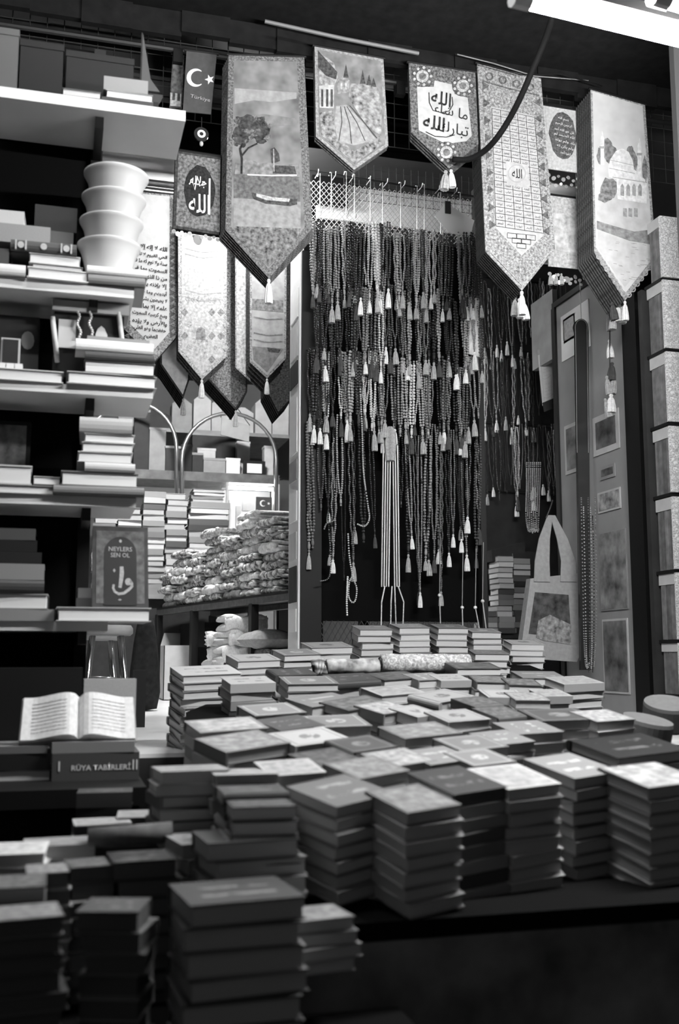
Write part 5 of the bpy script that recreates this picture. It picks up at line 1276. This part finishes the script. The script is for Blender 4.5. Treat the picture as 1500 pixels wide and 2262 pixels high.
# stacks of hardbacks behind the shawls
YS = 7.95
zb_ = onY(380, 1315, YS).z
ct = thing('book_bench', 'plain bench carrying the tall hardback stacks', 'bench', (onY(360, 1300, YS).x, YS, ZF)); xa, xb = onY(190, 1300, YS).x, onY(520, 1300, YS).x
MB().b2((xa, YS - .05, zb_ - .03), (xb, YS + .45, zb_)).build('top', m_grey, ct); MB().b2((xa + .03, YS, ZF), (xb - .03, YS + .4, zb_ - .03)).build('body', m_dark, ct)
rn = random.Random(9)
def bstack(label, x0, x1, ytop, Y, zb, tpx, name='stacked_hardback', tones=('grey', 'grey', 'pale', 'dark'), pages=('pale', 'grey', 'grey'), depth=.24, jit=3, group=None, spine=('back', 'front')):
    z, k = zb, 0; lst = []
    zt = onY((x0 + x1) / 2, ytop, Y).z; xs0, xs1 = onY(x0, (ytop + 1300) / 2, Y).x, onY(x1, (ytop + 1300) / 2, Y).x; s = (Vector((xs0, Y, zb)) - CAM).dot(FWD) / FPX
    n = max(1, round((zt - zb) / (tpx * s)))
    for k in range(n):
        th = (zt - zb) / n * rn.uniform(.96, 1.03); j = rn.uniform(-jit, jit) * s; tn = rn.choice(tones)
        o = book(name, label % ORD[n - 1 - k], Vector(((xs0 + xs1) / 2 + j, Y + depth / 2 + rn.uniform(-.01, .01), z)), (xs1 - xs0, depth, th), RZ(R(rn.uniform(-3, 3))), tn, rn.choice(['titled', 'picture', 'titled']), rn.choice(spine), rn.choice(pages), False, group); z += th + .0004
bstack('hardback with its page edges out, %s from top of the stack by the arch', 316, 364, 1086, YS, zb_, 13)
bstack('hardback, %s from top of the second tall stack by the arch', 366, 412, 1092, YS + .03, zb_, 13)
bstack('hardback, %s from top of the wide stack before the lit cabinet', 418, 506, 1110, YS - .02, zb_, 13, tones=('grey', 'dark', 'pale'), spine=('front', 'front', 'back'), pages=('pale',))
bstack('thin book, %s from top of the short pile on the wide stack', 424, 494, 1080, YS + .02, onY(460, 1109, YS + .02).z, 8, tones=('grey', 'pale'))
bstack('hardback, %s from top of the low stack left of the tall stacks', 258, 312, 1122, YS + .05, zb_, 13)
bstack('hardback, %s from top of the outermost low stack', 206, 256, 1130, YS + .06, zb_, 13)

# ------------------------------------------------------------------ bead wall deeper in the shop
YW = 5.95
p, q = onY(1058, 600, YW), onY(1262, 1250, YW)
wp = thing('bead_wall', 'dim dark wall panel hung with bead strings beyond the panel', 'display panel', ((p.x + q.x) / 2, YW, ZF))
MB().b2((p.x, YW + .06, ZF), (q.x, YW + .09, p.z + .25)).build('board', m_dark, wp)
for yy in (612, 775, 935, 1085):
    MB().tube([(p.x, YW + .02, onY(1150, yy, YW).z), (q.x, YW + .02, onY(1150, yy, YW).z)], .007, 6).build('rod', m_steel_dark, wp)
rn = random.Random(31)
BW = [(L, r, strand_mesh(L, r, wd)) for L, r, wd in ((.40, .0036, .010), (.44, .0044, .008), (.37, .003, .012), (.42, .005, .010))]
for tier, y0 in enumerate((622, 782, 940)):
    for k in range(22):
        px = 1066 + 178 * k / 21 + rn.uniform(-3, 3)
        if tier == 1 and px > 1192: continue
        tone = rn.choice(['dark', 'glass', 'grey', 'glass', 'wood', 'dark', 'pale'])
        strand(px, y0 + rn.uniform(-8, 10) + (k % 3) * 3, YW - .01 - .06 * rn.random(), BW, rn.randrange(4), tone, '%s bead string, %s along the %s rod of the far bead wall' % (TN[tone], ORD[k], ('top', 'middle', 'lowest')[tier]), 'beads on the %s rod of the far wall' % ('top', 'middle', 'lowest')[tier], rn.random() < .5)
for k in range(8):
    path_beads([(1164 + k * 4.3, 1022), (1163 + k * 4.2, 1080), (1162 + k * 4, 1140 + 5 * (k % 3)), (1167 + k * 3, 1172 + 4 * (k % 2)), (1172 + k * 2.6, 1168)], YW - .3, .0042, m_bead['pale'], 'pale bead necklace, %s in the bunch above the tote bag' % ORD[k], 'necklace', 'necklace')
for k in range(3):
    t = thing('tassel_bunch', 'pale tassel, %s in the bunch under the long name banner' % ORD[k], 'tassel', onY(1138 + 9 * k, 655 + 4 * k, YB + .12)); s_ = (1.1, 1.3, 1.2)[k]
    inst('tassel', ME_TASSEL, m_tas[('grey', 'white', 'white')[k]], t, (0, 0, 0), (0, R(4 - 6 * k), 0), (s_, s_, 1.0))
# verse plaque hanging from the far beads
B = Banner('verse_plaque', 'small pale plaque with four blocks of verse and a fringe', [(1188, 776), (1248, 752), (1252, 874), (1199, 896)], 5.2, mat('plaque_paper', .52, .7, .1, 40, .08), None, rod=False)
B.patch([(1186, 772), (1247, 748), (1248, 760), (1188, 785)], m_grey, 'top_band', .004); B.patch([(1198, 890), (1252, 868), (1254, 890), (1202, 910)], m_dark, 'fringe', .003)
B.text(arab('بسم الله'), 1219, 786, m_ink, 24, 9, .003, slope=.38)
BL_ = ['قل هو الله', 'الله الصمد', 'لم يلد ولم', 'يولد ولم يكن']
for (cx, cy_) in ((1207, 816), (1232, 806), (1211, 858), (1236, 848)):
    for k in range(4): B.text(arab(BL_[k]), cx, cy_ - 11 + 8 * k, m_inkg, 18, 6, .003, slope=.38)
    B.line([(cx - 10, cy_ + 20), (cx - 4, cy_ + 22), (cx + 4, cy_ + 18), (cx + 10, cy_ + 12)], 1.3, m_inkg, 'flourish')
for a in ([(1193, 782), (1244, 761)], [(1202, 888), (1249, 868)], [(1193, 782), (1202, 888)], [(1244, 761), (1249, 868)]): B.line(a, 1.2, m_inkg, 'frame_line')
# stacked books beyond the tote bag
YQ = 5.9
zq = onY(1130, 1400, YQ).z
qb = thing('low_bench', 'low dark bench carrying books beyond the tote bag', 'bench', (onY(1130, 1400, YQ).x, YQ, ZF)); xa, xb = onY(1060, 1400, YQ).x, onY(1230, 1400, YQ).x
MB().b2((xa, YQ - .08, zq - .03), (xb, YQ - .02 + .08, zq)).build('top', m_dark, qb); MB().b2((xa + .02, YQ - .06, ZF), (xb - .02, YQ + .04, zq - .03)).build('body', m_dark, qb)
rn = random.Random(12)
bstack('book, %s from top of the tilted stack beside the tote bag', 1100, 1134, 1230, YQ - .1, zq, 12, 'stacked_hardback', ('grey', 'dark'), ('grey', 'pale'), .14, 3)
bstack('book, %s from top of the darker stack touching the tote bag', 1134, 1172, 1222, YQ - .08, zq, 13, 'stacked_hardback', ('dark', 'grey', 'black'), ('grey',), .14, 3)
bstack('flat book, %s from top of the low pile behind the pendants', 1064, 1098, 1350, YQ - .1, zq, 13, 'stacked_hardback', ('dark', 'grey'), ('grey',), .14, 2)
tag(MB().prism([onY(x, y, 5.85) for x, y in ((1086, 1215), (1160, 1196), (1160, 1236), (1088, 1240))], (0, .1, 0)).build('tilted_box', m_dark), 'dim slanted box on top of the tilted stack', 'box')
# tote bag
YT = 4.8
tg = thing('tote_bag', 'pale cloth tote bag with a dark printed picture hanging by its handles', 'tote bag', onY(1225, 1460, YT))
def tp(pts, d, m, nm, lift=0): return MB().prism([onY(x, y, YT - lift) for x, y in pts], (0, d, 0)).build(nm, m, tg)
m_tote = mat('tote_canvas', .33, .9, .1, 50, .12, bump=.3)
tp([(1153, 1420), (1172, 1278), (1280, 1266), (1284, 1440), (1275, 1462), (1175, 1455)], .05, m_tote, 'bag_body')
tp([(1168, 1400), (1182, 1308), (1256, 1314), (1262, 1408)], .002, mat('tote_print', .07, .6, .2, 25, .9), 'printed_picture', .002)
tp([(1184, 1408), (1190, 1370), (1215, 1358), (1262, 1380), (1262, 1424), (1200, 1415)], .001, mat('tote_print2', .25, .6, .2, 45, .8), 'printed_foreground', .003)
for x0, x1, xt in ((1198, 1206, 1216), (1256, 1270, 1221)):
    P_ = [onY(xt, 1138, YT + .02), onY((x0 + xt) / 2 - (4 if x0 < 1200 else -4), 1190, YT), onY(x0, 1240, YT - .005), onY(x0, 1285, YT - .006)]
    g = MB(); V = []
    for i, pt in enumerate(P_):
        wd = (.014, .03, .04, .044)[i]; V += [pt - XV * wd, pt + XV * wd, pt + XV * wd + Vector((0, .006, 0)), pt - XV * wd + Vector((0, .006, 0))]
    F = [(a + i * 4, a + (i + 1) * 4, (a + 1) % 4 + (i + 1) * 4, (a + 1) % 4 + i * 4) for i in range(3) for a in range(4)]
    g.add(V, F).build('handle', m_tote, tg)
p = onY(1218, 1130, YT)
MB().tube([p + Vector((-.02, .02, -.03)), p + Vector((.0, .01, .02)), p + Vector((.01, .0, .06))], .004, 6).build('hook', m_steel_dark, tg)

# ------------------------------------------------------------------ poster wall (faces the aisle) and its post
XW = onY(1388, 1000, 4.3).x
yfar = onX(1236, 1000, XW).y
pw = thing('poster_wall', 'pale partition covered with posters, edge towards the street', 'partition', (XW, 4.9, ZF))
ztw = onX(1285, 640, XW).z
MB().b2((XW, 4.28, ZF), (XW + .03, yfar, ztw)).build('board', mat('partition_board', .3, .6, .2, 6, .1), pw)
MB().b2((XW - .012, 4.28, ztw - .0), (XW + .04, yfar + .02, ztw + .03)).build('top_frame', m_steel_dark, pw)
MB().b2((XW - .012, yfar - .01, ZF), (XW + .04, yfar + .03, ztw)).build('far_frame', m_steel_dark, pw)
MB().b2((XW - .0, yfar + .03, onX(1225, 790, XW).z), (XW + .03, yfar + .3, ztw + .12)).build('side_return', m_grey, pw)
def poster(label, pts, m, inner=None, edge=.012, frame=False, name='poster'):
    q = [onX(x, y, XW - .004) for x, y in pts]; ys = [v.y for v in q]; zs = [v.z for v in q]
    y0, y1, z0, z1 = min(ys), max(ys), min(zs), max(zs)
    t = thing(name, label, 'poster', (XW - .004, (y0 + y1) / 2, z0))
    MB().b2((XW - .006, y0, z0), (XW - .001, y1, z1)).build('sheet', m, t)
    if inner is not None: MB().b2((XW - .0075, y0 + edge, z0 + edge), (XW - .004, y1 - edge, z1 - edge)).build('picture', inner, t)
    return t, y0, y1, z0, z1
pic = lambda k, v=.2, s=20, a=.9: mat('poster_print_%d' % k, v, .5, .3, s, a)
poster('white poster with a small emblem high on the partition', [(1242, 800), (1300, 660)], m_paper, None)
t, y0, y1, z0, z1 = poster('small printed emblem card on the white poster', [(1246, 760), (1270, 690)], m_white, mat('emblem', .4, .6, .2, 60, .3), .012)
poster('framed poster with a dark oval beside the black strap', [(1250, 1050), (1286, 925)], m_lgrey, pic(1, .22, 9), .02)
poster('poster showing a fan of dark sheets', [(1312, 1010), (1366, 900)], m_lgrey, pic(2, .12, 14), .03)
poster('small card with a dark medallion below the fan poster', [(1326, 1062), (1358, 1022)], m_grey, pic(3, .1, 30), .015)
poster('poster with torn dark shapes on pale ground', [(1322, 1135), (1370, 1075)], m_lgrey, pic(4, .3, 25), .01)
poster('tall poster with a swirling dark and pale scene', [(1328, 1350), (1382, 1165)], m_grey, pic(5, .22, 12), .006)
poster('lowest poster with a dim standing figure', [(1336, 1530), (1386, 1365)], m_lgrey, pic(6, .16, 10), .01)
# posts
p, q = onY(1390, 900, 4.2), onY(1432, 900, 4.2)
tag(MB().b2((p.x, 4.12, 0), (q.x, 4.24, ZTOP)).build('pillar', m_black), 'square black post between the poster wall and the book rack', 'post', kind='structure')
# black strap display and strings
st_ = thing('strap_display', 'long black strap with a rounded stitched top hanging on the partition', 'strap', onY(1290, 1480, 4.62))
pts = [onY(1306, 1480, 4.62), onY(1300, 735, 4.62)] + [onY(1284 + 15 * math.cos(a), 722 - 18 * math.sin(a), 4.62) for a in [math.pi * k / 8 for k in range(9)]] + [onY(1272, 735, 4.62), onY(1284, 1480, 4.62)]
MB().prism(pts[::-1], (0, .02, 0)).build('strap', m_gloss_dark, st_)
P_ = pts[2:-1]
MB().tube([onY(1275, 1000, 4.615), onY(1271.5, 735, 4.615)] + [onY(1284 + 13 * math.cos(a), 722 - 16 * math.sin(a), 4.615) for a in [math.pi - math.pi * k / 8 for k in range(9)]] + [onY(1297, 735, 4.615), onY(1300, 1000, 4.615)], .0016, 4).build('stitching', m_grey, st_)
MB().tube([onY(1284, 705, 4.63), onY(1281, 620, 4.63)], .0025, 5).build('cord', m_lgrey, st_)
for k in range(7):
    path_beads([(1284 + 5 * k, 1100 + 20 * (k % 3)), (1287 + 5 * k, 1250), (1290 + 4.4 * k, 1400), (1294 + 3 * k, 1470 + 6 * (k % 3)), (1300 + 2 * k, 1462)], 4.55, .0036, m_bead[('grey', 'pale', 'dark')[k % 3]], '%s bead string, %s in the bunch beside the tote bag' % (('grey', 'pale', 'black')[k % 3], ORD[k]), 'necklace', 'necklace')
# hanging charm
hc = thing('hanging_charm', 'furry charm with pale tassels hanging by the black post', 'charm', onY(1350, 960, 4.25))
for x, y, s_, c_ in ((1345, 690, 1.3, 'grey'), (1346, 750, 1.2, 'white'), (1352, 800, 1.5, 'dark'), (1340, 830, 1.3, 'grey'), (1358, 830, 1.4, 'grey'), (1350, 870, 1.6, 'white'), (1336, 880, 1.2, 'grey')):
    inst('tassel', ME_TASSEL, m_tas[c_], hc, onY(x, y, 4.25 + .01 * (x % 3)) - WLOC[hc.name], (0, R((x - 1348) * 1.2), 0), (s_, s_, 1.0))
MB().tube([onY(1347, 640, 4.26), onY(1347, 880, 4.26)], .003, 5).build('cord', m_dark, hc)

# ------------------------------------------------------------------ rack of boxed sets
XB = onY(1472, 800, 3.72).x
rk = thing('book_rack', 'dark rack of boxed book sets at the frame edge', 'rack', (XB + .2, 3.8, 0))
rows = [(478, 612), (618, 768), (776, 930), (940, 1086), (1096, 1256), (1264, 1412), (1420, 1535)]
yb0, yb1 = 3.72, onX(1432, 800, XB).y; YB1 = yb1
MB().b2((XB - .02, yb1, 0), (XB + .6, yb1 + .03, onY(1474, 618, 3.72).z)).build('back', m_dark, rk)
m_setc = weave_mat('set_cover', .75, .3, 110, .6, 75); m_vol = mat('volume_spine', .15, .6, .3, 25, .4, rnd=.3)
for ri, (y0, y1) in enumerate(rows):
    zt_, zb2 = onY(1474, y0, 3.72).z, onY(1474, y1, 3.72).z
    MB().b2((XB - .004, yb0 + .01, zb2 - .016), (XB + .6, YB1, zb2 - .002)).build('shelf_board', m_black, rk)
    h = zt_ - zb2
    yb1 = yb0 + .11 if ri == 0 else YB1
    for si in range(2):
        xo = XB + si * .14
        t = thing('boxed_book_set', 'boxed set with a patterned white front, %s shelf from top, %s along' % (ORD[ri], ('outer', 'inner')[si]), 'book set', (xo + .05, (yb0 + yb1) / 2, zb2), 'boxed sets in the rack')
        MB().b2((xo, yb0, zb2), (xo + .12, yb0 + .012, zt_)).build('front_panel', m_setc, t)
        MB().b2((xo, yb0 + .012, zt_ - h * .17), (xo + .12, yb1 - .01, zt_)).build('lid', m_lgrey, t)
        n = 6
        for k in range(n):
            ya, yb = yb0 + .014 + (yb1 - yb0 - .03) * k / n, yb0 + .014 + (yb1 - yb0 - .03) * (k + 1) / n - .002
            MB().b2((xo + .002 + .002 * (k % 2), ya, zb2), (xo + .118, yb, zt_ - h * .17 - .001)).build('volume', m_vol, t)

# ------------------------------------------------------------------ sloping book table
SL = .116; TILT = math.atan(SL)
P0 = Vector((0, 1.95, ZC - .225)); PN = Vector((0, -SL, 1)).normalized()
RT = Matrix.Rotation(R(10.5), 3, 'X')
OFF = .10                                        # stack height above the sloping board
st2 = thing('book_table', 'long sloping table hidden under rows of small stacked books', 'table', (1.0, 2.0, 0))
yF, yK = 2.12, 4.62
xa, xb = onP(398, 1560, P0, PN).x - .05, 2.1
def ztable(Y): return P0.z + SL * (Y - P0.y) - OFF
def tab_left(Y): return xa - (.12 if Y < 2.6 else 0)
out = [onP(x, y, P0, PN) for x, y in ((430, 1668), (412, 1600), (412, 1500), (530, 1462), (680, 1425), (790, 1396), (1100, 1398), (1195, 1428), (1310, 1520), (1400, 1610), (1500, 1650), (1600, 1680), (1600, 1700), (600, 1700))]
MB().prism([(v.x, v.y, ztable(v.y) - .02) for v in out], (0, 0, .018)).build('sloping_board', m_void, st2)
zl = P0.z - .205
MB().b2((.37, 1.70, zl - .03), (2.1, yF, zl)).build('front_ledge', m_void, st2)
for x in (.4, 1.95):
    for y in (1.84, 2.05): MB().b2((x, y, 0), (x + .05, y + .05, zl - .03)).build('leg', m_black, st2)
MB().b2((.37, 1.702, 0), (2.1, 1.708, zl - .031)).build('apron', mat('apron_cloth', .15, .95, .05, 9, .6), st2)
for x in (xa + .05, xb - .1): MB().b2((x, yK - .1, 0), (x + .05, yK - .05, ztable(yK - .1) - .03)).build('leg', m_black, st2)
rn = random.Random(77)
ROWNAME = {'A': 'rearmost row of the book table', 'B': 'second row of the book table', 'C': 'third row of the book table', 'D': 'fourth row of the book table', 'E': 'fifth row of the book table', 'F': 'sixth row of the book table', 'G': 'front row of the book table', 'L': 'side column of the book table'}
def table_stack(row, idx, px, py, wc, lc, rz, n, tones=None, pages=None, th=None, spine=None, style=None, tilt=True, jit=.006, extra=0):
    """stack whose top face is centred at pixel (px,py); wc/lc in cm"""
    c = onP(px, py, P0, PN); th = th or .025
    if c.y > 4.5: c = onY(px, py, 4.5)
    M0 = RT if tilt else Matrix.Identity(3); up = M0 @ ZV
    vert = row == 'G' or n > 6
    for k in range(n):
        tn = rn.choice(tones or ('grey', 'pale', 'dark', 'grey', 'pale')); t_ = th * rn.uniform(.9, 1.08)
        r_ = R(rz + (rn.uniform(-5, 5) if k else 0)); j = Vector((rn.uniform(-jit, jit), rn.uniform(-jit, jit), 0)) * (1 if k else 0)
        base = c - up * t_ + j; c = c - (ZV if vert else up) * (t_ + .0012)
        book('pocket_book', '%s pocket book, %s from top, %s stack in the %s' % (tn, ORD[k], ORD[idx], ROWNAME[row]), base, (wc / 100 * rn.uniform(.97, 1.02), lc / 100, t_), M0 @ RZ(r_), tn, style or rn.choice(['framed', 'picture', 'framed', 'titled']), spine or rn.choice(['back', 'back', 'left', 'front']), pages or rn.choice(['pale', 'grey', 'pale']), rn.random() < .25, 'pocket books on the sloping table')
TAB = {
 'A': [(455, 1480, 21, 15, 10, 10), (560, 1452, 17, 13, 10, 5), (655, 1440, 16, 13, 11, 4), (722, 1424, 19, 13, 8, 4), (822, 1386, 15.5, 12, 3, 7), (905, 1382, 15.5, 12, 5, 7), (992, 1383, 15, 12, 0, 7), (1066, 1392, 14.5, 12, -3, 7), (1157, 1418, 16, 12, -5, 6), (1080, 1440, 15, 10, -5, 4)],
 'B': [(548, 1502, 14.5, 11, 8, 6), (646, 1484, 14, 11, 6, 4), (682, 1502, 17, 12, 2, 5), (775, 1496, 16, 12, 12, 4), (872, 1492, 16, 12, 16, 4), (940, 1494, 12, 11, 12, 4), (993, 1496, 11, 11, 4, 4), (1045, 1470, 18, 12, 0, 4), (1082, 1500, 12, 11, -8, 4), (1152, 1506, 11, 11, -10, 4), (1190, 1490, 16, 12, -4, 4), (1268, 1502, 16, 12, 8, 6)],
 'C': [(600, 1566, 15, 12, 14, 5), (712, 1545, 17, 12, 26, 4), (790, 1552, 18, 12, 28, 4), (868, 1524, 16, 12, 16, 4), (978, 1536, 16, 12, 30, 4), (1058, 1550, 11, 12, 14, 4), (1110, 1532, 12, 11, -6, 4), (1165, 1538, 11, 11, -6, 4), (1216, 1530, 10, 10, 2, 4)],
 'D': [(500, 1600, 17, 12, 12, 5), (640, 1596, 13, 12, 22, 4), (742, 1592, 15, 12, 4, 4), (850, 1562, 12, 12, 26, 4), (918, 1570, 9, 12, 22, 4), (1010, 1580, 13, 12, 12, 4), (1106, 1572, 11, 12, 14, 4), (1235, 1578, 18, 13, 4, 4), (1330, 1580, 13, 12, 10, 4)],
 'E': [(536, 1636, 17, 13, 24, 4), (684, 1626, 15, 12, 20, 4), (800, 1642, 12, 11, 20, 4), (928, 1612, 17, 12, 15, 4), (1040, 1640, 13, 11.5, 14, 4), (1108, 1628, 11, 11.5, 14, 4), (1166, 1606, 13.5, 12, 8, 4), (1390, 1645, 22, 16, 14, 4)],
 'F': [(720, 1672, 12, 11, 22, 4), (810, 1694, 13, 12, 22, 4), (880, 1672, 12, 11, 20, 4), (966, 1668, 12, 11, 18, 4), (640, 1694, 12, 10, 8, 4), (1060, 1672, 11, 11, 14, 4)]}
for row, lst in TAB.items():
    for i, (px, py, wc, lc, rz, n) in enumerate(lst):
        tones = ('grey', 'pale', 'grey') if row == 'A' else ('dark', 'black', 'dark') if (row == 'E' and px > 1300) else ('dark', 'grey', 'grey') if row in 'A' and px < 700 else None
        table_stack(row, i, px, py, wc, lc, rz, n, tones, pages=('pale' if row == 'A' else None), th=.026 if row != 'A' or px < 700 else .027, spine='back' if row == 'A' else None)
for i, (px, py, wc, lc, rz, n, tones) in enumerate([(752, 1744, 14, 14, 27, 7, ('grey',)), (912, 1762, 12, 13, 17, 7, ('grey', 'pale')), (1008, 1722, 13, 15, 17, 9, ('grey', 'dark')), (1134, 1714, 12.5, 14, 12, 9, ('grey', 'pale')), (1264, 1690, 13, 15, 17, 9, ('dark', 'grey')), (1440, 1710, 15, 14, 12, 9, ('pale', 'grey'))]):
    table_stack('G', i, px, py, wc, lc, rz, n, tones, pages='grey', th=.0235, tilt=True, jit=.004, style=('titled', 'picture', 'titled', 'picture', 'titled', 'picture')[i], spine=('back', 'back', 'front', 'back', 'back', 'back')[i])
for i, (px, py, wc, lc, rz, n) in enumerate([(420, 1696, 13.5, 11, 5, 6), (536, 1704, 12, 11, 0, 6), (556, 1742, 11.5, 11, -2, 5), (574, 1772, 11, 11, -2, 5)]):
    table_stack('L', i, px, py, wc, lc, rz, n, ('pale', 'grey', 'dark'), tilt=False, th=.022, jit=.008)
# patterned rolled cloths among the rear books
def roll(label, px0, px1, py, dia_px, m, name='cloth_roll', dyaw=0):
    a, b = onP(px0, py, P0, PN), onP(px1, py, P0, PN); Y = (a.y + b.y) / 2 + .05; a, b = onY(px0, py, Y), onY(px1, py, Y); r = dia_px / 2 * (a - CAM).dot(FWD) / FPX
    g = MB(); n = 10
    pts = [a + (b - a) * (i / n) + Vector((0, 0, .002 * math.sin(i * 2.1))) for i in range(n + 1)]
    t = thing(name, label, 'cloth roll', (a + b) / 2 - Vector((0, 0, r)))
    g.tube(pts, [r * (1 if 0 < i < n else .93) for i in range(n + 1)], 14).build('roll', m, t, smooth=True)
    for e, s in ((a, -1), (b, 1)):
        sp = [e + Vector((s * .003, r * .8 * (1 - k / 16) * math.cos(k * .8), r * .8 * (1 - k / 16) * math.sin(k * .8))) for k in range(16)]
        MB().tube(sp, .002, 4).build('end_fold', m_dark, t)
    return t
roll('long pale patterned cloth roll lying before the rear stacks', 842, 1036, 1466, 44, weave_mat('roll_pale', .45, .5, 60, .9, 45))
roll('dark and white printed pouch roll beside the pale roll', 722, 836, 1472, 34, mat('roll_print', .35, .8, .1, 22, 1.0))
roll('short striped cloth roll end by the printed pouch', 694, 716, 1474, 38, wave_mat('roll_stripe', .1, .6, 12, 'Z'))
# round caps at the end of the table
for k, (px, py, w_) in enumerate(((1432, 1588, 112), (1475, 1552, 104))):
    c = onY(px, py, 2.6 + .2 * k); r = w_ / 2 * (c - CAM).dot(FWD) / FPX
    Mc = Matrix.Rotation(R(13 + 5 * k), 3, 'X') @ Matrix.Rotation(R(6 - 10 * k), 3, 'Y')
    g = MB().lathe([(0, -.075), (r * .96, -.075), (r, -.07), (r * 1.0, -.01), (r * .97, 0), (0, .003)], (0, 0, 0), 30)
    g.v = [c + Mc @ v for v in g.v]
    o = g.build('felt_cap', mat('grey_felt', .13, .9, .1, 60, .1), smooth=False); tag(o, 'round flat-topped grey cap, %s of the caps at the table end' % ORD[k], 'cap', 'caps at the table end')

# ------------------------------------------------------------------ low tables in the foreground
zq = ZC - .56
lt = thing('front_table', 'low dark table with loose book piles nearest the street', 'table', (.0, 1.7, 0))
MB().b2((-1.2, 1.35, zq - .03), (.55, 1.69, zq)).build('top', m_void, lt); MB().b2((-1.2, 1.69, zq - .03), (.35, 2.3, zq)).build('top', m_void, lt)
for x in (-1.1, .3):
    for y in (1.4, 2.22): MB().b2((x, y, 0), (x + .04, y + .04, zq - .03)).build('leg', m_black, lt)
def fstack(label, px, py, Y, wc, lc, rz, th, zb, tones, pages='grey', style=None, spine='back', maxn=12):
    """stack with its top face centred on pixel (px,py) at depth Y, filled down to zb"""
    c = onY(px, py, Y); n = min(maxn, max(1, round((c.z - zb) / th))); z = c.z
    for k in range(n):
        t_ = th * rn.uniform(.9, 1.05); z -= t_; tn = rn.choice(tones)
        book('loose_book', '%s book, %s from top of the %s' % (tn, ORD[k], label), Vector((c.x + rn.uniform(-.006, .006), Y + rn.uniform(-.006, .006), z)), (wc / 100 * rn.uniform(.95, 1.03), lc / 100, t_ - .0006), RZ(R(rz + (rn.uniform(-6, 6) if k else 0))), tn, style or rn.choice(['picture', 'titled']), spine, pages, False, 'loose foreground books')
fstack('tall near stack before the front row', 548, 1842, 1.78, 16, 13, 4, .03, zq, ('grey', 'dark', 'dark'), 'grey', 'titled')
fstack('wide near stack lowest in front', 520, 1965, 1.58, 17, 15, 6, .034, ZC - .62 + .0, ('dark', 'dark', 'grey'), 'grey', 'titled', maxn=8)
fstack('short near stack beside the tall one', 702, 2015, 1.64, 10, 9, 8, .02, ZC - .50, ('dark', 'grey'), maxn=4)
fstack('small pale pile behind the tall near stack', 430, 1850, 1.92, 8, 12, 10, .028, zq, ('pale', 'grey'))
fstack('dark pile in the middle of the low table', 318, 1888, 1.85, 11, 10, 4, .03, zq, ('black', 'dark'), 'dark')
fstack('picture-cover pile at the outer low table', 130, 1858, 2.0, 12, 9, 3, .03, zq, ('pale',), 'pale', 'picture')
fstack('pale pile at the table corner', 30, 1872, 1.95, 12, 12, -3, .025, zq, ('pale', 'white', 'pale'), 'pale', 'picture')
fstack('small square pile before the picture pile', 106, 1915, 1.82, 7, 8, 3, .028, zq, ('pale', 'grey'), 'dark')
fstack('small pale pile beside the dark pile', 190, 1905, 1.84, 7, 8, 8, .028, zq, ('pale', 'dark'), 'dark')
fstack('pile at the outer edge nearest the street', 30, 1945, 1.72, 9, 10, 0, .026, zq, ('pale', 'grey', 'dark'), 'grey', 'picture')
fstack('mottled pile behind the dark pile', 330, 1795, 2.2, 12, 10, -5, .03, zq, ('grey', 'pale', 'dark'), 'dark', 'picture')
fstack('dark glossy pile below the counter edge', 235, 1745, 2.35, 12, 8, -4, .03, zq, ('dark', 'black'), 'dark', 'titled', 'front')
fstack('pale flat pile below the counter edge', 230, 1812, 2.15, 11, 9, 2, .03, zq, ('pale', 'dark'), 'dark', 'picture')
c = onY(288, 1846, 1.98)
tag(MB().tube([c + Vector((-.075, 0, -.002)), c + Vector((0, 0, .0)), c + Vector((.075, -.004, .004))], .019, 14).build('cloth_roll', mat('roll_grey', .13, .8, .1, 30, .4), smooth=True), 'dim grey rolled mat lying across the low table piles', 'cloth roll')
fstack('dim pile in the dark foreground corner', 60, 2010, 1.6, 10, 9, 6, .026, zq, ('dark', 'grey'), 'dark', 'picture')
fstack('dim slanting pile in the dark foreground middle', 262, 1998, 1.62, 9, 9, -16, .03, zq, ('dark', 'grey'), 'dark', 'titled')
